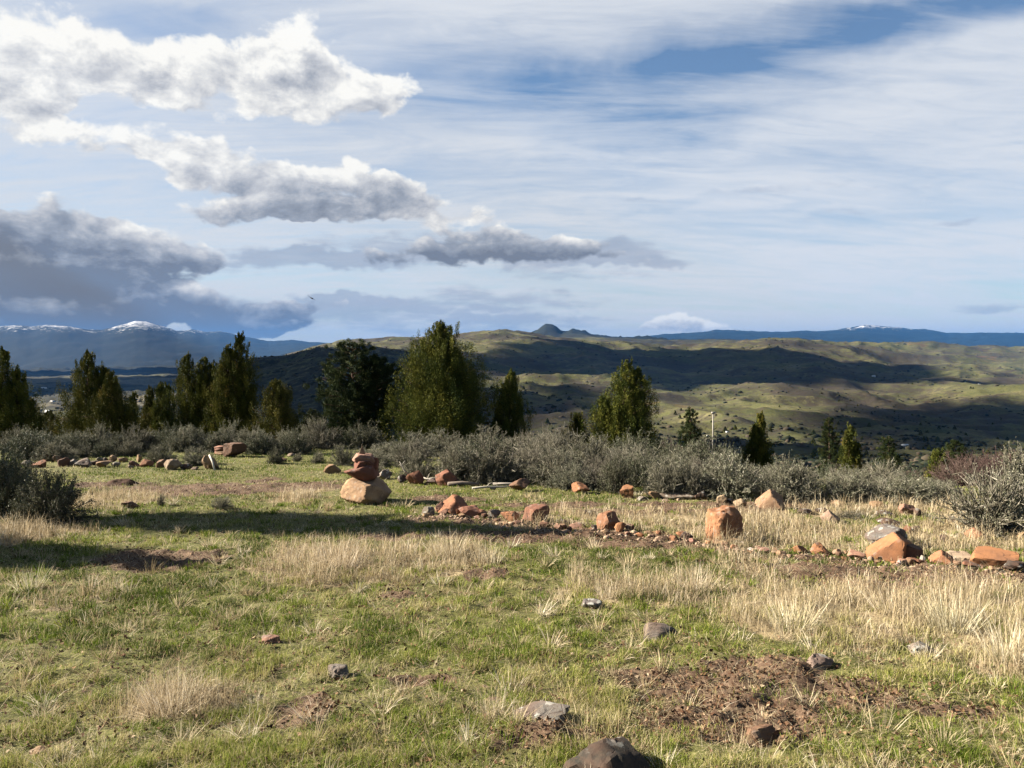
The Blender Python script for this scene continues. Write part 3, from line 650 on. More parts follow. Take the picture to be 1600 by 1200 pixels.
# --- stones in the dry grass behind
for a in [
 (1297,818,30,20,'pale','pale angular slab propped at the left of the twiggy low shrub'),
 (1258,804,24,8,'dark','flat dark rock in the grass right of the pale grey boulder'),
 (1284,803,22,7,'dark','flat dark rock second right of the pale grey boulder'),
 (1308,792,22,10,'tan','tan stone at the upper left of the twiggy low shrub'),
 (1372,798,26,14,'tan','tan stone at the upper right of the twiggy low shrub'),
 (1381,808,28,9,'dark','dark slab right of the twiggy low shrub'),
 (1419,806,28,15,'pink','pinkish stone behind the lichened slab, near the brush'),
 (1435,809,14,12,'dark','dark stone touching the pinkish stone near the brush'),
 (1391,824,42,11,'dark','long flat dark rock above the lichened slab'),
 (1419,835,15,15,'red','small upright red stone right of the lichened slab'),
 (1430,833,14,9,'dark','dark chip right of the small upright red stone'),
 (1488,817,20,11,'dark','black rock in the grass left of the large corner bush'),
 (1475,850,14,12,'dark','dark rock in tall grass above the pale flat slab'),
 (1524,845,32,18,'orange','orange tan stone under the edge of the large corner bush'),
 (1597,845,14,14,'tan','tan stone half hidden at the far right under the corner bush'),
]: rock(*a, group=MD)
# --- back row along the brush
for a in [
 (519,740,28,15,'tan','tan tilted stone left of the cairn, beside grey brush'),
 (602,749,24,16,'grey','striped grey stone just right of the cairn top'),
 (629,755,16,12,'dark','dark grey stone left of the orange red stone'),
 (648,757,29,20,'red','orange red stone beside the bleached branch'),
 (697,760,35,25,'red','reddish boulder with a dark hollow in front of the brush'),
 (714,760,16,10,'brown','brown stone at the right foot of the hollowed reddish boulder'),
 (674,757,20,9,'grey','grey stone between the orange red stone and the hollowed boulder'),
 (812,769,34,18,'brown','dark brown boulder with a pale left face, alone on the grass'),
 (907,772,29,16,'orange','orange stone wider at its top than at its foot'),
 (979,779,22,21,'orange','pointed orange stone standing alone by the brush'),
 (1002,781,15,8,'grey','low grey stone right of the pointed orange stone'),
 (1022,780,19,12,'tan','tan stone at the left end of the long grey slab'),
 (1060,783,6,5,'pale','pale chip in front of the long grey slab'),
 (1082,777,9,7,'red','small red stone on the right part of the long grey slab'),
 (1095,783,18,14,'dark','black stone at the right end of the long grey slab'),
 (1128,788,17,14,'cream','rounded cream stone right of the black stone'),
 (1140,787,12,9,'dark','dark stone behind the rounded cream stone'),
 (1156,794,21,14,'pale','pale stone left of the large pale grey boulder'),
 (560,741,10,7,'pale','pale chip left of the striped grey stone behind the cairn'),
 (770,765,10,5,'pale','pale chip by the fallen logs'),
 (1040,784,12,5,'pale','pale chip left of the pale chip before the long slab'),
]: rock(*a, group=BK)
rock(1203, 799, 46, 29, 'tan', 'large pale grey and tan boulder at the edge of the brush', 'boulder', 61, PEAK, .8, .1, BK)
rock(1062, 781, 66, 9, 'grey', 'long low grey slab lying before the brush', 'slab', 62, [(0,-.2,1,.5)], .35, .1, BK, rough=.055)
# --- left row
for a in [
 (44,730,20,11,'grey','grey stone at the left end of the far edging'),
 (60,731,22,12,'red','dull red stone under the bright tilted slab'),
 (76,721,16,11,'orange','bright orange tilted slab on top of the far left stones'),
 (90,722,14,11,'tan','tan tilted slab right of the bright orange tilted slab'),
 (100,729,18,14,'brown','brown stone below the tan tilted slab'),
 (114,728,13,10,'grey','grey stone left of the wide dark stone'),
 (130,731,25,14,'grey','wide dark stone with a tan left face in the far edging'),
 (147,727,12,7,'dark','small dark stone right of the wide dark stone'),
 (156,722,10,8,'grey','small grey stone on the bank above the flat tan stone'),
 (164,722,9,8,'dark','small dark stone beside the pale stone on the bank'),
 (176,722,13,11,'tan','pale round stone on the bank near the brush'),
 (163,731,24,10,'tan','flat tan stone low in the middle of the far edging'),
 (181,730,14,8,'grey','grey stone right of the flat tan stone'),
 (192,722,16,7,'tan','low tan stone on the bank right of the pale round stone'),
 (210,729,18,9,'brown','brown stone below the small upright tan stone'),
 (218,722,9,12,'tan','small upright tan stone of the far edging'),
 (230,730,22,12,'orange','orange stone in the middle of the far edging'),
 (252,731,16,13,'tan','tan stone left of the rounded pale boulder'),
 (270,735,26,17,'pale','rounded pale boulder of the far edging'),
 (291,734,20,9,'dark','low dark stone right of the rounded pale boulder'),
 (205,732,10,5,'pale','pale chip below the brown stone of the far edging'),
 (305,735,12,5,'grey','small grey chip before the tan stone with the stick'),
 (329,734,26,22,'tan','tan pointed stone with a pale stick leaning on it'),
 (406,709,18,8,'pale','pale stone right of the large dark brown boulder'),
 (345,712,16,6,'tan','tan stone left of the large dark brown boulder'),
 (455,713,12,5,'pale','pale chip beneath the dark conifers'),
 (203,794,26,10,'brown','dark brown rock on the grass beside the pale straw patch'),
 (440,722,16,6,'brown','low brown block beside the round dark shrub'),
]: rock(*a, group=LF)
rock(367, 715, 36, 22, 'brown', 'large dark brown boulder with a pale left side at the field edge', 'boulder', 71, [(-.8,-.55,.1,.75),(.5,-.85,-.1,.7),(0,0,1,.6),(.3,-.4,-.85,.7)], .8, .05, LF)
# --- bedded foreground rocks
for a in [
 (1033,995,56,17,'greyl','lichened grey rock bedded in grass right of centre'),
 (1047,992,20,15,'dark','dark knob at the right end of the lichened grey rock'),
 (530,1058,36,18,'greyl','small grey white rock bedded in the grass left of centre'),
 (845,1124,92,26,'greyl','broad lichened rock above the dark soil patch'),
 (950,1212,146,48,'dark','large black rock with pale edges at the bottom of the view'),
 (1440,1016,54,15,'greyl','flat grey rock in the dry grass on the right'),
 (1278,1040,46,17,'grey','grey brown rock amid leaf litter on the right'),
 (1190,1158,50,18,'brown','brown wedge of rock in the leaf litter near the bottom'),
 (925,952,34,12,'greyl','small grey rock left of the tan tuft in the middle grass'),
 (423,1008,28,11,'pink','pinkish broken rock on the left grass'),
 (60,1178,26,9,'tan','tan rock flake at the lower left'),
]: rock(*a, group=EM, mat='darkstone' if a[4] == 'dark' else None, sink=1.0, dep=1.0, rough=.13, npl=14)
r = RNG(91); gx = [655,760,850,960,1060,1180,1300,1400,1600]; gy = [806,812,824,836,846,862,872,882,897]
for i in range(54):
    px = 662+930*(i+r.uniform(.1, .9))/54; py = float(np.interp(px, gx, gy))+r.uniform(-2.5, 3.5); w_ = r.uniform(8, 17)
    rock(px, py, w_, w_*r.uniform(.42, .7), ['orange','red','tan','pink','brown'][int(r.integers(5))], 'small rusty filler stone lying in a gap of the track edging', group='small filler stones of the track edging', seed=900+i)
# --- rubble that nobody would count
r = RNG(77); N = 720; tt = r.random(N)
lx = np.interp(tt, [0,.2,.45,.6,.75,1], [655,760,900,1060,1180,1600]); ly = np.interp(lx, [655,760,850,960,1060,1180,1300,1400,1600],[806,812,824,836,846,862,872,882,897])
Vs, Fs, n0 = [], [], 0; V0, F0 = ICO[3]; sub = RNG(3)
import itertools
bmx = bmesh.new(); bmesh.ops.create_icosphere(bmx, subdivisions=1, radius=1); V1 = np.array([v.co[:] for v in bmx.verts]); F1 = np.array([[v.index for v in f.verts] for f in bmx.faces]); bmx.free()
for i in range(N):
    p = at(lx[i]+r.normal()*16, ly[i]+abs(r.normal())*4-1.5); s = r.uniform(.006, .022)*(1.9 if r.random() < .12 else 1)
    V = V1*(1+r.uniform(-.3, .3, (len(V1), 1)))*np.array([s*r.uniform(.8, 1.6), s, s*r.uniform(.4, .9)])+np.array([p[0], p[1], float(G(p[0], p[1])[0])+s*.15])
    Vs.append(V); Fs.append(F1+n0); n0 += len(V1)
o = mesh_np('gravel', np.concatenate(Vs), [np.concatenate(Fs)], M['stone']); o.color = (.50,.36,.25,1); tag(o, 'loose chips of pale and reddish stone along the track edging', kind='stuff')
# ---------------------------------------------------------------- plants
def unit(v): return v/(np.linalg.norm(v, axis=-1, keepdims=True)+1e-9)
def leaf_quads(C, D, L, W, r):
    n = len(C); D = unit(D); S = unit(np.cross(D, r.normal(size=(n, 3))))
    L = np.broadcast_to(L, (n,))[:, None]; W = np.broadcast_to(W, (n,))[:, None]
    V = np.stack([C-.5*L*D, C+.5*W*S+.08*L*D, C+.5*L*D, C-.5*W*S+.08*L*D], 1).reshape(-1, 3)
    return V, (np.arange(n)*4)[:, None]+np.arange(4)[None]
def twig_prisms(A, B, r0, r1):
    n = len(A); D = unit(B-A); up = np.where(np.abs(D[:, 2:3]) > .9, [[1., 0, 0]], [[0, 0, 1.]])
    a = unit(np.cross(D, up)); b = np.cross(D, a)
    r0 = np.broadcast_to(r0, (n,))[:, None]; r1 = np.broadcast_to(r1, (n,))[:, None]
    V = []
    for P, rr in ((A, r0), (B, r1)):
        for k in range(3):
            an = k*2.0944; V.append(P+rr*(a*math.cos(an)+b*math.sin(an)))
    V = np.stack(V, 1).reshape(-1, 3); o = (np.arange(n)*6)[:, None]
    Q = np.concatenate([o+np.array([[0,1,4,3]]), o+np.array([[1,2,5,4]]), o+np.array([[2,0,3,5]])])
    return V, Q
def bush_meshes(seed, ns=60, nt=14, nl=8, leaf=.045, lw=.5, low=.12, tw=.007, mat='brush', flat=1.0, tmat='twig', spiky=.09):
    r = RNG(seed)
    az = r.uniform(0, 2*math.pi, ns); el = np.arcsin(np.clip(r.uniform(low-.05, 1, ns), 0, 1))
    d = np.stack([np.cos(az)*np.cos(el), np.sin(az)*np.cos(el), np.sin(el)*flat], 1)
    ln = .62+.55*fbm3(d*2.3+seed, 2, seed)+r.uniform(-.05, spiky, ns)
    tip = d*ln[:, None]; base = np.stack([r.normal(0, .07, ns), r.normal(0, .07, ns), np.full(ns, -.04)], 1)
    mid = base+(tip-base)*.5+r.normal(0, .06, (ns, 3))+[0, 0, .05]
    V1, Q1 = twig_prisms(base, mid, .020, .013); V2, Q2 = twig_prisms(mid, tip, .013, .005)
    f = r.uniform(.15, 1.0, (ns, nt))[..., None]
    s0 = np.where(f < .5, base[:, None]+(mid-base)[:, None]*f*2, mid[:, None]+(tip-mid)[:, None]*(f*2-1))
    td = unit(unit(tip-base)[:, None]*.8+r.normal(0, .55, (ns, nt, 3))+[0, 0, .25])
    s1 = s0+td*r.uniform(.10, .30, (ns, nt))[..., None]
    A, B = s0.reshape(-1, 3), s1.reshape(-1, 3)
    V3, Q3 = twig_prisms(A, B, tw, tw*.45)
    V = np.concatenate([V1, V2, V3]); Q = np.concatenate([Q1, Q2+len(V1), Q3+len(V1)+len(V2)])
    tt = np.concatenate([np.full(len(V1)+len(V2), .35), np.repeat(np.clip(r.normal(.6, .25, len(A)), 0, 1), 6)])
    stem = mesh_np('stem', V, [Q], M[tmat], {'tint': tt}, link=False)
    n = len(A)*nl; g = r.random((len(A), nl))[..., None]
    C = (A[:, None]+(B-A)[:, None]*(.15+.95*g)).reshape(-1, 3)+r.normal(0, .022, (n, 3))
    D = np.repeat(unit(B-A), nl, 0)+r.normal(0, .7, (n, 3))
    sz = leaf*r.uniform(.6, 1.25, n)
    LV, LQ = leaf_quads(C, D, sz, sz*lw, r)
    tint = np.repeat(np.clip(np.repeat(r.normal(.5, .2, len(A)), nl)+r.normal(0, .14, n), 0, 1), 4)
    fol = mesh_np('foliage', LV, [LQ], M[mat], {'tint': tint}, link=False)
    return stem, fol
BUSH = {
 'brush': [bush_meshes(s, 80, 16, 10, .037, .55) for s in (1, 2, 3, 4, 5)],
 'sparse': [bush_meshes(s, 90, 16, 3, .032, .5, tw=.0075) for s in (11, 12)],
 'dark': [bush_meshes(s, 80, 16, 10, .042, .6, mat='brushdark', tw=.005) for s in (21, 22, 23)],
 'leafy': [bush_meshes(31, 100, 20, 10, .032, .65, mat='brushdark', tw=.003), bush_meshes(32, 110, 20, 9, .032, .65, mat='brushdark', tw=.003)],
 'bare': [bush_meshes(s, 80, 18, 4, .05, .14, mat='bare', tmat='bare', tw=.006) for s in (41, 42)],
 'low': [bush_meshes(51, 70, 12, 3, .035, .4, flat=.55, tw=.006)],
}
def bush(name, px, py, wpx, hpx, kind, label, group=None, seed=0, d=None, cat='shrub'):
    """a shrub whose foot stands at this photo point (or at distance d), so wide and so high"""
    r = RNG(int(px*3+py*11+seed))
    if d is None: p = at(px, py)
    else: x = (px-800)/F*d; p = np.array([x, d, Hs(x, d)])
    k = p[1]/F; R = wpx*k/2; hh = hpx*k
    st, fo = BUSH[kind][int(r.integers(len(BUSH[kind])))]
    o = empty(name, (p[0], p[1]+R*.55, Hs(p[0], p[1]+R*.55)-.02), r.uniform(0, 6.28), (R/1.02, R/1.02, hh/1.05))
    link_me('stem', st, o); link_me('foliage', fo, o)
    tag(o, label, cat, group); return o

def wood_path(p0, p1, r, k=6, wob=.04):
    t = np.linspace(0, 1, k)[:, None]; return p0+(p1-p0)*t+np.concatenate([[[0,0,0]], r.normal(0, wob, (k-1, 3))])*t
def tree(kind, px, ytop, wpx, d, label, seed, tops=((0, 1.0),), dens=1.0, name=None, low=.03, group='conifers along the brow of the hill', parts=True, power=.8, lean=0.0, ybase=None):
    r = RNG(seed*7+3); x = (px-800)/F*d; zb = Hs(x, d); zt = ZC-(ytop-HY)/F*d; h = zt-zb; R = wpx*d/F/2*1.03
    nm = name or {'juniper': 'juniper_tree', 'pine': 'pine_tree'}[kind]
    root = empty(nm, (x, d, zb))
    wood = MB(); CV, CD, CL, CT = [], [], [], []
    for (off, hs) in tops:
        ht = h*hs; ax = np.array([off*R, r.uniform(-.1, .1)*R, 0]); bend = r.normal(0, .03*R, 2)
        def axis(tt): return ax*min(1, .35+tt)+np.array([bend[0]*math.sin(tt*5), bend[1]*math.sin(tt*4), ht*tt])+np.array([lean*tt, 0, 0])
        nb = int((32+ht*40)*dens/len(tops)**.35)
        pts = [axis(v) for v in np.linspace(-.02, .97, 9)]
        wood.tube(pts, np.linspace(.028*h, .006, 9)*(1 if hs == 1 else .7), 7, .4)
        sR = R*(1 if len(tops) == 1 else .88)*(.6+.4*hs)
        for i in range(nb):
            tt = low+(1-low)*((i+r.random())/nb)**1.06; a = i*2.39996+r.normal(0, .35)
            if kind == 'juniper':
                prof = (.54*(1-math.exp(-2.3*(1-tt)))+.60*(1-tt))*1.04*(.62+.38*min(1, (tt-low)/.16+.15))+.035
                up = .25+.55*tt
            else:
                prof = math.sqrt(max(0, 1-(tt*1.0)**2.2))*(.55+.45*min(1, tt/.3))*.95+.05
                up = .10+.25*tt
            lump = .66+.62*vn2(np.array([a*.9+seed]), np.array([tt*6.0+seed*2]), seed)[0]
            ln = sR*prof*lump*r.uniform(.8, 1.06)
            p0 = axis(max(0, tt-.05)); dr = np.array([math.cos(a), math.sin(a), 0.])
            p1 = p0+dr*ln+np.array([0, 0, up*ln*r.uniform(.6, 1.2)])
            if ln > .25 and (i % 2 == 0): wood.tube(wood_path(p0, p1, r, 4, .03), np.linspace(.012+.010*ln, .004, 4), 4, .3)
            m = max(2, int((2.0+ln*3.0) if kind == 'juniper' else (2+ln*2.4)))
            for q in range(m):
                f = (.30+.72*(q+r.random())/m) if kind == 'juniper' else (.45+.58*(q+r.random())/m)
                c = p0+(p1-p0)*f+r.normal(0, .05+.05*ln, 3)
                cr = (.075+.075*ln*r.uniform(.6, 1.3)) if kind == 'juniper' else r.uniform(.10, .2)*(.6+.22*sR)
                cr = min(cr*1.12, .27)*(.55+.45*min(1, (1-tt)*2.5)); plume = kind == 'juniper' and q == m-1 and cr < .2 and r.random() < .45
                nl = int(52+440*cr)
                pp = unit(r.normal(0, 1, (nl, 3)))*(1.55*r.random((nl, 1))**.45)*([cr*.42, cr*.42, cr*1.45] if plume else [cr*.50, cr*.50, cr*1.10] if kind == 'juniper' else [cr*.66, cr*.66, cr*.6])+c
                CV.append(pp)
                CD.append(dr*.55+np.array([0, 0, 1.0 if kind == 'juniper' else .4])+r.normal(0, .42, (nl, 3)))
                s = (.050 if kind == 'juniper' else .085)*r.uniform(.6, 1.2, nl)*(.8+.05*h)
                CL.append(s); tm = np.clip(r.normal(.42, .18), 0, 1); CT.append(np.clip(tm+r.normal(0, .06, nl), 0, 1))
    C = np.concatenate(CV); D = np.concatenate(CD); L = np.concatenate(CL); T = np.concatenate(CT)
    C[:, 2] = np.maximum(C[:, 2], .05)
    V, Q = leaf_quads(C, D, L, L*(.42 if kind == 'juniper' else .22), r)
    wood.build('trunk', M['bark'], root); mesh_np('crown', V, [Q], M[kind], {'tint': np.repeat(T, 4)}, parent=root)
    tag(root, label, 'tree', group); return root
J, Pn = 'juniper', 'pine'
TREES = [
 (J, 0, 540, 95, 24, 'dark juniper cut by the left edge of the view', 1, ((0,1),(.5,.78))),
 (J, 48, 622, 46, 30, 'low dark juniper just right of the edge juniper', 2, ((0,1),)),
 (J, 139, 545, 100, 27, 'tall juniper standing behind a smaller lighter one on the left', 3, ((0,1),(.45,.84))),
 (J, 171, 580, 78, 25.5, 'smaller yellow green juniper in front of the tall left one', 4, ((0,1),)),
 (J, 208, 611, 26, 31, 'slim dark juniper between the left pair and the twin spires', 5, ((0,1),)),
 (J, 234, 602, 40, 30, 'slender juniper left of the small twin spired juniper', 6, ((0,1),)),
 (J, 256, 595, 48, 28.5, 'small twin spired juniper left of the broad bushy crown', 7, ((-.2,1),(.3,.97))),
 (J, 306, 548, 92, 27, 'broad juniper with a blunt bushy crown', 8, ((-.25,1),(.35,.96),(.6,.9))),
 (J, 368, 514, 98, 26, 'tall juniper ending in two thin spires', 9, ((.08,1),(-.22,.88))),
 (J, 433, 592, 80, 24.5, 'small neat cone shaped juniper alone before the dark wooded ridge', 10, ((0,1),)),
 (Pn, 487, 640, 46, 33, 'dim small pine at the left foot of the great dark pine', 11, ((0,1),)),
 (Pn, 554, 528, 138, 28, 'great dark pine with a rounded ragged crown', 12, ((-.05,1),(.5,.86))),
 (J, 690, 499, 168, 26.5, 'largest juniper, a broad golden green cone in the centre', 13, ((0,1),)),
 (J, 797, 576, 72, 27, 'narrow dark spired juniper right of the largest juniper', 14, ((0,1),)),
 (J, 903, 645, 40, 27, 'small dark juniper between two taller ones', 15, ((0,1),)),
 (J, 976, 559, 112, 24.5, 'large juniper with two uneven spires right of centre', 16, ((0,1),(.32,.93),(-.5,.62))),
 (Pn, 1079, 634, 38, 38, 'thin open pine left of the pole', 17, ((0,1),)),
 (J, 1186, 643, 48, 24, 'golden green juniper right of the pole', 18, ((0,1),(-.3,.8))),
 (Pn, 1296, 648, 42, 46, 'tall pine below the brow, coloured dark for its shade, left of the lone sunlit juniper', 20, ((0,1),)),  # dark pine green also carries the shade this tree stands in
 (J, 1327, 664, 36, 21.5, 'narrow sunlit juniper standing alone over the right brush', 22, ((0,1),(.5,.7))),
 (Pn, 1388, 678, 44, 44, 'bushy tree below the brow, coloured dark for its shade, by the white farm building', 23, ((0,1),)),  # tree in shade; the shade is put into its dark pine green
 (J, 1465, 703, 36, 20.5, 'small juniper with a golden left side behind the right brush', 24, ((0,1),)),
 (Pn, 1492, 684, 50, 42, 'dark pine below the brow behind the small golden juniper', 25, ((0,1),)),
 (J, 1602, 722, 40, 19, 'green juniper top at the far right edge', 26, ((0,1),)),
 (J, 78, 640, 60, 36, 'dim thicket juniper behind the low dark juniper', 27, ((0,1),)),
]
for a in TREES:
    tree(a[0], a[1], a[2], a[3], a[4], a[5], a[6], a[7], dens=1.7 if a[6] == 13 else 1.15 if a[4] < 34 else .7, power=.74 if a[6] in (13, 10, 4, 3) else .84)
# the pair beyond the left edge whose shadows fall across the meadow
tree(J, -215, 195, 300, 10.4, 'juniper outside the view on the left, casting the long shadow', 40, ((0,1),(.2,.8)), 2.2, low=.48)
tree(J, -415, 430, 270, 8.1, 'second juniper outside the view on the left', 41, ((0,1),), 1.8)

# hillside junipers, each one by itself
r = RNG(5); proto = None; cnt = 0
jm = []
for s in range(4):
    q = RNG(100+s); nl = 420; tt = q.random(nl)**.8; a = q.uniform(0, 6.28, nl); rr = (1-tt)**.8*q.uniform(.5, 1, nl)*.42+.02
    C = np.stack([np.cos(a)*rr, np.sin(a)*rr, .03+tt*.97], 1)
    V, Q = leaf_quads(C, np.stack([np.cos(a)*.5, np.sin(a)*.5, np.ones(nl)], 1)+q.normal(0, .4, (nl, 3)), .17, .11, q)
    jm.append(mesh_np('juniper_tree', V, [Q], M['juniper'], {'tint': np.repeat(np.clip(q.normal(.35, .2, nl), 0, 1), 4)}, link=False))
def hill_tree(px, d, hgt):
    x = (px-800)/F*d; o = link_me('juniper_tree', jm[int(r.integers(4))]); o.location = (x, d, Hs(x, d)-.2); o.scale = (hgt*1.15, hgt*1.15, hgt); o.rotation_euler = (0, 0, r.uniform(0, 6.28))
    tag(o, 'small dark juniper dotting the distant hillsides', 'tree', 'junipers dotting the far hills')
hx, hd = [], []
while cnt < 230:
    u = r.random(); px = r.uniform(740, 1620) if u < .8 else r.uniform(380, 740)
    d = math.exp(r.uniform(math.log(650), math.log(6800)))
    if fbm(np.array([px/F*d/300]), np.array([d/300]), 3, 88)[0] < .47: continue
    hill_tree(px, d, r.uniform(4.5, 8.5)*(1+d/9000)); cnt += 1
for i in range(26):   # the row of trees on the knoll below the right hills
    hill_tree(1325+i*3.3+r.normal()*2, 1750+r.normal()*40, r.uniform(7, 11))

# ---------------------------------------------------------------- shrubs
SECT = [  # (from column, to column, label of the indistinguishable members)
 (520, 640, 'grey brush shrub in the bank behind the cairn'),
 (640, 765, 'grey brush shrub in the bank under the largest juniper'),
 (765, 900, 'grey brush shrub in the bank between the narrow spire and the small dark juniper'),
 (900, 1060, 'grey brush shrub in the bank under the two spired juniper'),
 (1060, 1200, 'grey brush shrub in the bank around the foot of the pole'),
 (1200, 1360, 'grey brush shrub in the bank left of and under the lone sunlit juniper'),
 (1360, 1520, 'grey brush shrub in the bank left of the large corner bush'),
]
def sect(px): return next((l for a, b, l in SECT if a <= px < b), SECT[-1][2])
front = lambda px: np.interp(px, [520,600,700,800,900,1000,1100,1200,1300,1400,1500], [738,744,753,756,765,774,780,786,784,788,793])
G_ = 'shrubs of the brush bank'
HERO = [
 (762,757,118,74,'brush','tall grey shrub with upright twigs at the right foot of the largest juniper'),
 (715,755,90,66,'brush','tall grey shrub left of the tallest brush, before the largest juniper'),
 (866,762,96,62,'brush','rounded grey shrub behind the overhanging orange stone'),
 (965,772,66,66,'dark','greener rounded shrub behind the pointed orange stone'),
 (1060,778,110,70,'brush','wide grey shrub behind the long grey slab'),
 (1150,782,120,78,'brush','large pale grey shrub left of the big pale boulder'),
 (1240,786,110,76,'brush','large grey shrub right of the big pale boulder'),
 (1330,786,96,54,'brush','wide grey shrub behind the twiggy low shrub'),
 (1432,790,130,46,'brush','wide low grey shrub at the right end of the bank'),
]
for (px, py, w_, h_, k_, l_) in HERO: bush('shrub', px, py, w_, h_, k_, l_, None)
r = RNG(19)
for row, (dy, n, hw, hh) in enumerate([(1, 15, 78, 50), (-13, 15, 88, 54), (-25, 14, 92, 54), (-36, 14, 96, 52), (-46, 12, 96, 50), (-56, 8, 96, 46)]):
    for i in range(n):
        px = 545+(1500-545)*(i+r.uniform(.1, .9))/n; py = float(front(px))+dy+r.uniform(-4, 2)
        if py < 699: continue
        dd = np.linspace(8, 27, 200); rw = HY+F*(ZC-H((px-800)/F*dd, dd))/dd
        if py < rw.min()+1: continue
        sc_ = np.interp(px, [545, 640, 760, 900, 1100, 1500], [.8, .9, 1.1, 1.15, 1.25, .85])
        kd = 'brush' if r.random() < .6 else ('sparse' if r.random() < .65 else 'dark')
        bush('shrub', px, py, hw*r.uniform(.8, 1.2), hh*.76*r.uniform(.55, 1.35)*sc_, kd, sect(px), G_)
# left bank behind the far edging
for (px, py, w_, h_, k_, l_) in [
 (300,728,62,30,'brush','rounded grey green shrub left of the stone with the stick'),
 (242,724,54,34,'brush','bushy grey shrub behind the orange stone of the far edging'),
 (122,716,40,24,'brush','small grey shrub above the wide dark stone'),
 (155,714,40,28,'dark','small dark shrub left of the bank of pale stones'),
 (195,714,50,32,'brush','grey shrub behind the pale round stone on the bank'),
 (428,725,28,30,'dark','round dark shrub on the grass below the neat cone juniper'),
 (464,722,22,16,'brush','little grey shrub right of the round dark shrub'),
 (496,724,24,22,'brush','small grey shrub on the grass before the great dark pine'),
 (532,728,46,36,'brush','grey shrub at the left of the cairn top'),
 (392,706,60,40,'brush','grey shrub behind the large dark brown boulder'),
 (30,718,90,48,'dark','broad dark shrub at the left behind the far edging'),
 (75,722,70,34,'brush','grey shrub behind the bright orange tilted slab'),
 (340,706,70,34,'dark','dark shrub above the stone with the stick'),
]: bush('shrub', px, py, w_, h_, k_, l_, 'shrubs behind the far edging')
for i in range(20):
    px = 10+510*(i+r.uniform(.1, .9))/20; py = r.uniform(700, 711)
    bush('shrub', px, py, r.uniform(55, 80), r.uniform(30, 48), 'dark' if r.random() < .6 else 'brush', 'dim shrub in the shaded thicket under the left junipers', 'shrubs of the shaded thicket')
# near bushes
bush('bush', 62, 824, 128, 98, 'leafy', 'leafy grey green bush on the left with its foot in dry grass', None, 3)
bush('bush', -14, 815, 106, 122, 'leafy', 'taller leafy bush cut by the left edge of the view', None, 8)
bush('bush', 15, 775, 80, 66, 'dark', 'dark bush behind the leafy left bush', None, 8)
bush('bush', 1575, 838, 165, 122, 'sparse', 'large twiggy grey bush in the right corner', None, 5)
bush('bush', 1640, 815, 150, 130, 'brush', 'grey bush behind the large twiggy bush, cut by the right edge', None, 5)
bush('shrub', 1338, 812, 62, 26, 'low', 'twiggy low shrub in the dry grass amid scattered stones')
bush('shrub', 1405, 818, 40, 16, 'low', 'small twiggy tuft right of the twiggy low shrub')
bush('shrub', 341, 797, 40, 26, 'sparse', 'small twiggy shrub alone on the meadow left of the cairn')
bush('shrub', 250, 789, 14, 22, 'sparse', 'thin dead sapling at the right end of the pale straw patch')
for i in range(9):
    d_ = r.uniform(17, 23); px = 1490+150*(i+r.random())/9; yt = np.interp(px, [1490, 1530, 1640], [722, 702, 692])+r.uniform(-3, 9); z_ = Hs((px-800)/F*d_, d_)
    bush('bare_shrub', px, 0, r.uniform(80, 115), ((ZC-z_)/d_*F+HY-yt), 'bare', 'bare reddish brown shrub behind the large corner bush', 'bare red shrubs at the right', d=d_)
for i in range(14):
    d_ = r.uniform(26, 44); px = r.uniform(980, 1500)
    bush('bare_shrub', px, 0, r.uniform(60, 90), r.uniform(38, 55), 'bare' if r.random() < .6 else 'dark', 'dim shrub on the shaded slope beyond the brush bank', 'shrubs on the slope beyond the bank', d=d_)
# ---------------------------------------------------------------- grass
def blades(name, x, y, h, w, lean, tint, mat, seed, bendf=.5, label=None):
    r = RNG(seed); n = len(x); z = G(x, y)-.004
    a = r.uniform(0, 2*math.pi, n); la = r.uniform(0, 2*math.pi, n)
    sx, sy = np.cos(a), np.sin(a); lx, ly = np.cos(la)*lean, np.sin(la)*lean
    B = np.stack([x, y, z], 1); S = np.stack([sx, sy, 0*sx], 1)*(w/2)[:, None]
    up = np.sqrt(np.maximum(1-lean**2, .05))
    Mi = B+np.stack([lx*.4, ly*.4, up*.62], 1)*h[:, None]
    Ti = B+np.stack([lx*(1+bendf*.2), ly*(1+bendf*.2), up*(1-bendf*lean*.5)], 1)*h[:, None]
    V = np.stack([B-S, B+S, Mi-S*.7, Mi+S*.7, Ti], 1).reshape(-1, 3)
    o = (np.arange(n)*5)[:, None]
    return mesh_np(name, V, [o+np.array([[0,1,3,2]]), o+np.array([[2,3,4]])], mat, {'tint': np.repeat(tint, 5)})
r = RNG(2)
def scatter(n, dmin, dmax, pw, umax=.76):
    q = r.random(n); e = 2-pw       # density per square metre falls as d^-pw
    d = (dmin**e+(dmax**e-dmin**e)*q)**(1/e) if abs(e) > 1e-6 else dmin*(dmax/dmin)**q
    x = r.uniform(-umax, umax, n)*(d+.6); return x, d
x, d = scatter(NGREEN, 2.3, 24, 2.35)
dt = dirt_at(x, d); dr = dry_at(x, d)
cl = fbm(x*5.5, d*5.5, 4, 51); c2 = fbm(x*.8, d*.8, 3, 52)
keep = r.random(len(x)) < np.clip(.04+3.4*(cl-.42)+1.3*(c2-.45), .04, 1)*(1-np.where(d > 7, .95, .88)*dt)*(1-np.where(d > 7.2, .8, .35)*dr)
x, d, cl, c2, dr, dt = x[keep], d[keep], cl[keep], c2[keep], dr[keep], dt[keep]; n = len(x)
h = (.018+.042*np.clip((cl-.35)*2.6, 0, 1)*r.uniform(.5, 1.3, n)+.012*r.random(n))*(1+.2*dr)
wd = np.maximum(.0022, .00062*d)*r.uniform(.7, 1.3, n)
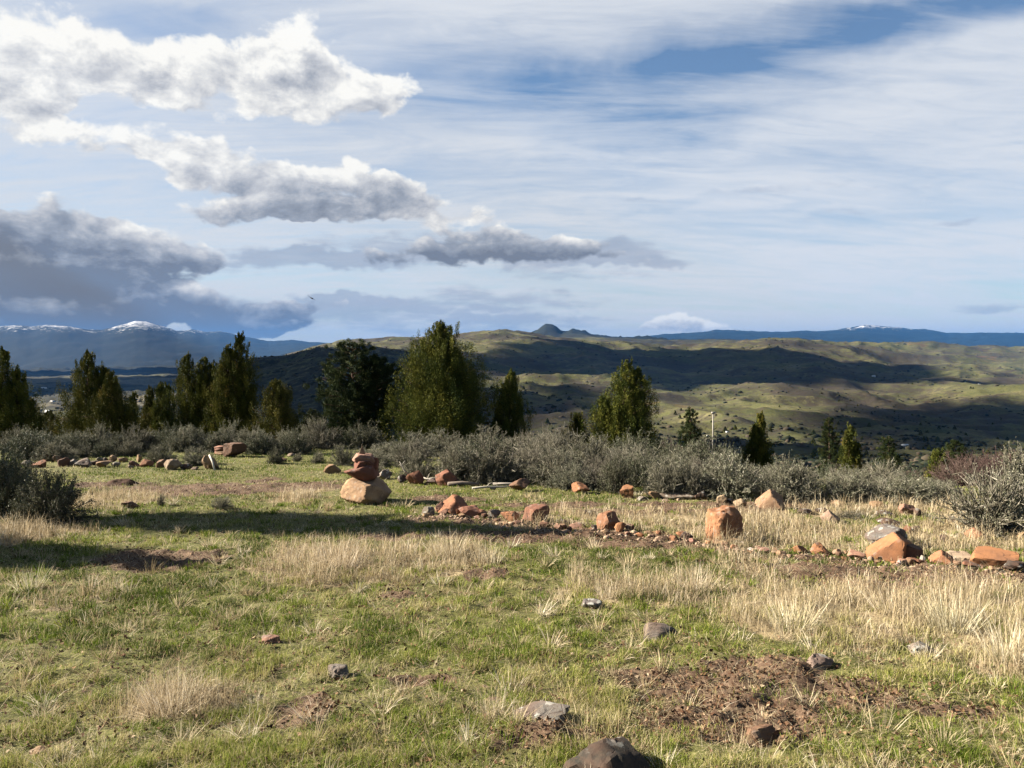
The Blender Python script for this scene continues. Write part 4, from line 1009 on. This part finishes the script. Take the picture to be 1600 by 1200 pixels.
tint = np.clip(.36+(.52-c2)*2.4+(.5-cl)*.9+.30*dr+r.normal(0, .15, n), 0, 1)
tint = np.where(r.random(n) < .19, r.uniform(.72, 1, n), tint)
o = blades('grass', x, d, h, wd, np.clip(r.normal(.5, .22, n), 0, .95), tint, M['green'], 4); tag(o, 'short green spring grass over the meadow', kind='stuff')
print('green blades', n)
# dry standing grass and litter
x, d = scatter(NDRY, 2.4, 21, 1.55)
dr = dry_at(x, d); dt = dirt_at(x, d); cl = fbm(x*3.6, d*3.6, 4, 55)
keep = r.random(len(x)) < np.clip((dr*1.35)*np.clip((cl-.42+.10*(d > 7.2))*6, .04, 1), .0, 1)*(1-.92*dt)+.025
x, d, dr, cl = x[keep], d[keep], dr[keep], cl[keep]; n = len(x)
h = (.06+.17*dr*np.clip((cl-.36)*3.6, .15, 1.35))*r.uniform(.35, 1.35, n)
wd = np.maximum(.0016, .00050*d)*r.uniform(.7, 1.3, n)
o = blades('dry_grass', x, d, h, wd, np.clip(r.normal(.52, .27, n), 0, .97), np.clip(r.normal(.55, .22, n), 0, 1), M['straw'], 6, .9); tag(o, 'pale dry grass standing in patches over the meadow', kind='stuff')
print('dry blades', n)
# flattened straw, everywhere a little
x, d = scatter(100000, 2.3, 18, 2.1); n = len(x)
k = r.random(n) < .5+.6*fbm(x*1.7, d*1.7, 3, 57)
x, d = x[k], d[k]; n = len(x)
o = blades('straw', x, d, r.uniform(.03, .15, n), np.maximum(.0016, .0005*d)*r.uniform(.7, 1.2, n), np.clip(r.normal(.96, .05, n), .6, .995), np.clip(r.normal(.55, .25, n), 0, 1), M['straw'], 8, .1); tag(o, 'flattened straw lying over the turf', kind='stuff')
# small tussocks, dead and green
def tussocks(n, dmin, dmax, pw, nb, hlo, hhi, splay, sd):
    q = RNG(sd); cx, cd = scatter(n, dmin, dmax, pw); k = q.random(n) < (.25+1.1*fbm(cx*.9+sd, cd*.9, 3, sd))*(1-.85*dirt_at(cx, cd)); cx, cd = cx[k], cd[k]; m = len(cx)
    cnt = (nb*q.uniform(.4, 1.5, m)).astype(int); i = np.repeat(np.arange(m), cnt); t_ = len(i)
    a = q.uniform(0, 6.28, t_); rr = np.sqrt(q.random(t_))*.045*q.uniform(.6, 1.6, m)[i]
    out = np.stack([np.cos(a), np.sin(a)], 1)*(splay*q.uniform(.1, 1.4, t_))[:, None]+(q.normal(0, .25, (m, 2))[i])
    up = 1/np.sqrt(1+(out**2).sum(1)); D = np.stack([out[:, 0]*up, out[:, 1]*up, up], 1)
    X_, Y_ = cx[i]+np.cos(a)*rr, cd[i]+np.sin(a)*rr; B = np.stack([X_, Y_, G(X_, Y_)-.005], 1)
    L = q.uniform(hlo, hhi, m)[i]*q.uniform(.4, 1.2, t_); w_ = np.maximum(.0019, .00058*Y_)*q.uniform(.7, 1.3, t_)
    S = unit(np.cross(D, q.normal(size=(t_, 3))))*w_[:, None]/2
    Mi = B+D*(L*.6)[:, None]; Ti = B+D*L[:, None]-np.array([0, 0, 1])*(L*.25*q.random(t_))[:, None]
    V = np.stack([B-S, B+S, Mi-S*.7, Mi+S*.7, Ti], 1).reshape(-1, 3); o5 = (np.arange(t_)*5)[:, None]
    return V, [o5+np.array([[0,1,3,2]]), o5+np.array([[2,3,4]])], np.repeat(np.clip(q.normal(.55, .22, m)[i]+q.normal(0, .12, t_), 0, 1), 5)
V, P_, T_ = tussocks(1500, 2.4, 12, 1.9, 34, .05, .17, 1.0, 301)
o = mesh_np('dry_grass', V, P_, M['straw'], {'tint': T_}); tag(o, 'small dead tussocks scattered through the turf', kind='stuff')
V, P_, T_ = tussocks(2200, 2.3, 11, 2.0, 46, .035, .09, .7, 302)
o = mesh_np('grass', V, P_, M['green'], {'tint': T_*.55}); tag(o, 'small green tussocks scattered through the turf', kind='stuff')
# fallen leaves and crumbs of soil
x, d = scatter(NLEAF, 2.3, 16, 2.2)
dt = dirt_at(x, d); cl = fbm(x*2.7, d*2.7, 3, 58)
k = r.random(len(x)) < .20+.80*dt*(cl > .36)+.25*(cl > .6)
x, d = x[k], d[k]; n = len(x)
C = np.stack([x, d, G(x, d)+r.uniform(.004, .022, n)], 1); D = np.stack([r.normal(size=n), r.normal(size=n), r.normal(0, .45, n)], 1)
s = r.uniform(.008, .027, n)*(1+.03*d)
V, Q = leaf_quads(C, D, s, s*r.uniform(.4, .8, n), r); V = V.reshape(-1, 4, 3); V[:, 0, 2] += s*r.uniform(-.1, .3, n); V[:, 2, 2] += s*r.uniform(0, .4, n); V = V.reshape(-1, 3)
o = mesh_np('fallen_leaves', V, [Q], M['leaf'], {'tint': np.repeat(np.clip(r.normal(.45, .27, n), 0, 1), 4)}); tag(o, 'curled brown leaf litter over the bare soil', kind='stuff')
# clumps that stand out
def tuft(px, py, wpx, hpx, label, n, splay=.55, group='dry grass tufts'):
    p = at(px, py); k = p[1]/F; q = RNG(int(px+py)); rad = wpx*k/2*.45
    a = q.uniform(0, 6.28, n); rr = rad*np.sqrt(q.random(n)); bx, by = np.cos(a)*rr, np.sin(a)*rr*.7
    L = .86*hpx*k*q.uniform(.45, 1.25, n); out = np.stack([np.cos(a), np.sin(a)], 1)*(splay*q.uniform(.2, 1.3, n)*(.35+rr/max(rad, .01)))[:, None]+q.normal(0, .18, (n, 2))
    up = 1/np.sqrt(1+(out**2).sum(1))
    B = np.stack([bx, by, 0*bx], 1); D = np.stack([out[:, 0]*up, out[:, 1]*up, up], 1)
    w_ = np.maximum(.0018, .00055*p[1])*q.uniform(.7, 1.3, n)
    S = unit(np.cross(D, q.normal(size=(n, 3))))*w_[:, None]/2
    Mi = B+D*(L*.6)[:, None]; Ti = B+D*L[:, None]-np.array([0, 0, 1])*(L*.18*q.random(n))[:, None]
    V = np.stack([B-S, B+S, Mi-S*.7, Mi+S*.7, Ti], 1).reshape(-1, 3); o5 = (np.arange(n)*5)[:, None]
    o = mesh_np('grass_tuft', V, [o5+np.array([[0,1,3,2]]), o5+np.array([[2,3,4]])], M['straw'], {'tint': np.repeat(np.clip(q.normal(.82, .18, n), 0, 1), 5)})
    o.location = (p[0], p[1], float(G(p[0], p[1])[0])-.01); tag(o, label, 'grass tuft', group)
for a in [
 (262,1112,170,78,'pale splayed tuft of dead grass on the left foreground turf',260,1.2),
 (45,925,85,46,'bleached tuft at the left edge, tips leaning right',90,.7),
 (140,920,46,34,'small bleached tuft second from the left in the shade edge',40,.5),
 (198,925,40,36,'thin bleached tuft third from the left in the shade edge',34,.5),
 (330,918,18,32,'single slim tuft in the grass left of the large straw patch',12,.3),
 (475,775,54,22,'sunlit straw tuft on the meadow left of the cairn',150,.4),
 (530,890,150,62,'large straw tuft in the middle of the meadow',300,.5),
 (700,872,110,50,'straw tuft below the peaked orange boulder',150,.5),
 (770,880,60,44,'thin straw tuft right of the tuft below the peaked boulder',60,.5),
 (950,935,70,40,'tan tuft below the smooth orange boulder',110,.6),
 (1085,925,100,56,'loose tuft below the tall square boulder',120,.6),
 (1240,985,140,72,'wide straw tuft in the right meadow',260,.7),
 (1390,960,90,60,'upright straw tuft below the sloping boulder',120,.6),
 (1490,985,150,80,'tall loose straw clump at the right',240,.6),
 (1570,1030,110,90,'tall straw clump at the right edge',200,.6),
 (775,1120,70,60,'leaning sheaf of straw beside the broad lichened rock',60,.6),
 (1190,1185,120,60,'straw stalks over the brown wedge of rock',40,1.4),
]: tuft(*a)
# ---------------------------------------------------------------- everything else
# pole on a tripod among the brush
d = 25.0; px = 1114; x = (px-800)/F*d; zb = ZC-(716-HY)/F*d; zt = ZC-(645-HY)/F*d
root = empty('tripod_pole', (x, d, zb)); k = d/F; hh = zt-zb
b = MB(); b.tube([[0,0,.12],[0,0,hh*.5],[0,0,hh-.03]], [.024,.021,.017], 10, .5); b.build('pole', M['pole'], root, True)
for a in (.5, 2.6, 4.7):
    b = MB(); b.tube([[0,0,.24],[math.cos(a)*.12,math.sin(a)*.12,.05],[math.cos(a)*.16,math.sin(a)*.16,-.62]], [.022,.020,.020], 8); b.build('leg', M['pole'], root, True)
b = MB(); b.box((.0,0,hh), (.11,.05,.06)); b.tube([[-.02,0,hh],[.09,0,hh+.02]], .02, 8); b.build('head', M['pole'], root)
b = MB(); b.tube([[0,0,hh*.62],[.10,0,hh*.66],[.14,0,hh*.72]], [.012,.010,.008], 6); b.build('arm', M['twig'], root)
tag(root, 'slim pale metal pole on a tripod rising from the brush', 'pole')
# stick leaning on the pointed stone
p = at(337, 735); b = MB(); q = at(331, 736)
zz = lambda row, dd: ZC-(row-HY)/F*dd
b.tube([[p[0], p[1]-.03, p[2]-.02], [(332-800)/F*(p[1]+.06), p[1]+.06, zz(722, p[1])], [(327-800)/F*(p[1]+.2), p[1]+.2, zz(711, p[1]+.2)]], [.021,.02,.018], 7, .9)
o = b.build('stick', M['deadwood'], smooth=True); tag(o, 'straight pale stick leaning on the pointed tan stone', 'stick')
# red weathered planks by the big brown boulder
p = at(340, 711); root = empty('low_wooden_box', (p[0], p[1]+.3, p[2])); k = p[1]/F
for i, (zz_, c_) in enumerate(((.03, 'redplank'), (.12, 'redplank'))):
    b = MB(); b.box((0, -.10, zz_), (18*k, .04, .075)); b.build('plank', M[c_], root)
b = MB(); b.box((0, .02, .175), (19*k, .30, .03)); b.build('cover_board', M['redplank'], root)
for s in (-1, 1):
    b = MB(); b.box((s*8.2*k, 0.06, .06), (.05, .26, .17)); b.build('end_board', M['redplank'], root)
tag(root, 'low reddish wooden box beside the large dark brown boulder', 'box')
# white board between the conifers
d = 23.5; root = empty('white_board', ((471-800)/F*d, d, Hs((471-800)/F*d, d))); zt = ZC-(686-HY)/F*d-root.location.z; wd = 28*d/F  # white strip of unknown kind, built as a board on two posts
b = MB(); b.box((0,0,zt), (wd,.26,.045)); b.build('top_board', M['whitepaint'], root)
for s in (-1, 1):
    b = MB(); b.box((s*wd*.4, 0, zt/2-.02), (.05,.2,zt)); b.build('leg', M['bark'], root)
tag(root, 'low white board in the shade between juniper and great pine', 'bench')
# dead wood along the brush
def branch(name, pts, r0, r1, label, mat='deadwood', cat='branch', kids=(), group=None):
    b = MB(); P3 = []
    for (px, py, up) in pts:
        g_ = at(px, py+up); P3.append([(px-800)/F*g_[1], g_[1], g_[2]+up*g_[1]/F])
    P3 = np.array(P3); P3[:, 2] += r0*.6; b.tube(P3, np.linspace(r0, r1, len(P3)), 7, .6)
    for (i, off, rr) in kids: b.tube([P3[i], P3[i]+np.array(off)*.5+[0, 0, .02], P3[i]+np.array(off)], [rr, rr*.8, rr*.4], 5, .7)
    o = b.build(name, M[mat], smooth=True); tag(o, label, cat, group); return o
branch('dead_branch', [(639,744,10),(631,735,19),(628,728,26),(624,722,32)], .017, .006, 'bleached forked branch standing left of the orange red stone', kids=((1,(-.08,0,.10),.007),(2,(.07,0,.08),.006)))
branch('dead_branch', [(660,748,6),(668,750,4),(676,748,7),(682,752,3)], .022, .010, 'bleached crooked branch arched between the two reddish boulders', kids=((1,(.05,0,.12),.008),(2,(.1,0,-.04),.008)))
branch('log', [(700,759,3),(722,757,4),(748,759,3)], .040, .030, 'dark weathered log lying right of the hollowed reddish boulder', 'log', 'log')
branch('log', [(738,764,2),(760,762,3),(786,762,2),(800,761,2)], .020, .014, 'pale thin log lying before the brush right of the dark log', cat='log', kids=((1,(.10,-.02,.08),.008),))
branch('dead_branch', [(727,747,9),(726,744,14)], .010, .005, 'short upright bleached twig behind the dark log')
branch('log', [(770,757,3),(800,757,3),(824,756,3)], .020, .018, 'straight pale pole of wood lying left of the lone dark brown boulder', cat='log')
branch('log', [(597,738,2),(607,737,2)], .035, .033, 'pale sawn log end right of the cairn top', cat='log')
# earth mound
p = at(184, 760); q = RNG(8); n = 34; u = np.linspace(-1, 1, n); U, W_ = np.meshgrid(u, u)
hgt = .11*np.clip(1-U**2-W_**2, 0, 1)**.7*(.55+.9*fbm(U*2.3+4, W_*2.3, 3, 6))-.015
V = np.stack([p[0]+U*.30, p[1]+.15+W_*.24, Hs(p[0], p[1])+hgt-SLOPE*W_*.24], -1).reshape(-1, 3); ii = (np.arange(n-1)[:, None]*n+np.arange(n-1)[None]).ravel()
o = mesh_np('earth_mound', V, [np.stack([ii, ii+1, ii+n+1, ii+n], 1)], M['soilheap'], None, True); tag(o, 'small mound of dark red earth beside the track', 'mound')
# farm buildings, far off
def house(px, py, lo, hi, w, dp, h, label, rz=0., roofc='whitepaint', wall='whitepaint'):
    g_ = far_at(px, py, lo, hi); root = empty('farm_building', (g_[0], g_[1], g_[2]-.3), rz)
    b = MB(); b.box((0,0,h/2), (w,dp,h)); b.build('wall', M[wall], root)
    b = MB(); e = .4; V = np.array([[-w/2-e,-dp/2-e,h],[w/2+e,-dp/2-e,h],[w/2+e,dp/2+e,h],[-w/2-e,dp/2+e,h],[-w/2-e,0,h+dp*.3],[w/2+e,0,h+dp*.3]])
    b.add(V, [np.array([[0,1,5,4],[2,3,4,5],[3,2,1,0]]), np.array([[0,4,3],[1,2,5]])]); b.build('roof', M[roofc], root)
    for i in (-1, 1):
        b = MB(); b.box((i*w*.28, -dp/2-.02, h*.55), (w*.12, .08, h*.3)); b.build('window', M['glass'], root)
    b = MB(); b.box((0, -dp/2-.02, h*.38), (w*.1, .08, h*.72)); b.build('door', M['roof'], root)
    tag(root, label, 'building', 'farm buildings in the hills'); return root
house(1414, 698, 850, 1200, 9, 5, 2.6, 'white farm building beside shaded trees on the lower right slope', .2)
house(1365, 589, 4000, 5200, 17, 10, 6, 'white speck of a house on the shaded flank of the right hills')
house(1106, 682, 900, 1500, 4, 3, 1.8, 'tiny white shed on the green slope left of the pole', .4)
house(1136, 676, 900, 1600, 3.5, 3, 1.6, 'tiny white shed on the green slope right of the pole')
house(1530, 601, 3300, 4300, 13, 8, 4.5, 'pale farmhouse among trees at the foot of the right hills', .5, 'roof')
house(83, 629, 2000, 3500, 20, 9, 5, 'pale barn on the valley floor left of the tall left juniper', 0, 'roof')
house(68, 608, 4000, 6500, 30, 14, 7, 'distant pale building on the valley floor nearer the left edge')
house(76, 645, 1400, 2600, 14, 8, 4, 'low pale building in the valley, lowest of the three')
house(1062, 663, 1200, 1800, 5, 4, 2.2, 'small pale shed right of the two spired juniper', .3, 'roof')
# soaring bird
d = 95.0; x = (487-800)/F*d; z = ZC-(466-HY)/F*d
V = np.array([[-.55,.05,.20],[-.28,.12,.10],[-.28,-.10,.08],[0,.13,0],[0,-.14,-.02],[.28,.12,-.04],[.28,-.10,-.05],[.60,.02,-.10],[0,.02,.07],[0,.0,-.08],[.02,.34,.0],[-.10,-.34,.0],[.10,-.34,.0],[-.62,-.02,.24]])
Fq = [np.array([[0,1,2],[13,0,2],[1,3,8],[1,8,2],[2,8,4],[1,9,3],[2,9,1],[2,4,9],[3,5,8],[5,6,8],[6,4,8],[3,9,5],[5,9,6],[6,9,4],[5,7,6],[10,8,3],[10,3,9],[10,9,8],[4,8,11],[4,11,9],[8,12,4],[4,12,9],[8,11,12],[9,12,11]])]
o = mesh_np('bird', V*1.0, Fq, M['bird']); o.location = (x, d, z); o.rotation_euler = (0, math.radians(14), math.radians(35)); tag(o, 'dark bird soaring with spread wings below the clouds', 'bird')
print('objects', len(sc.objects))
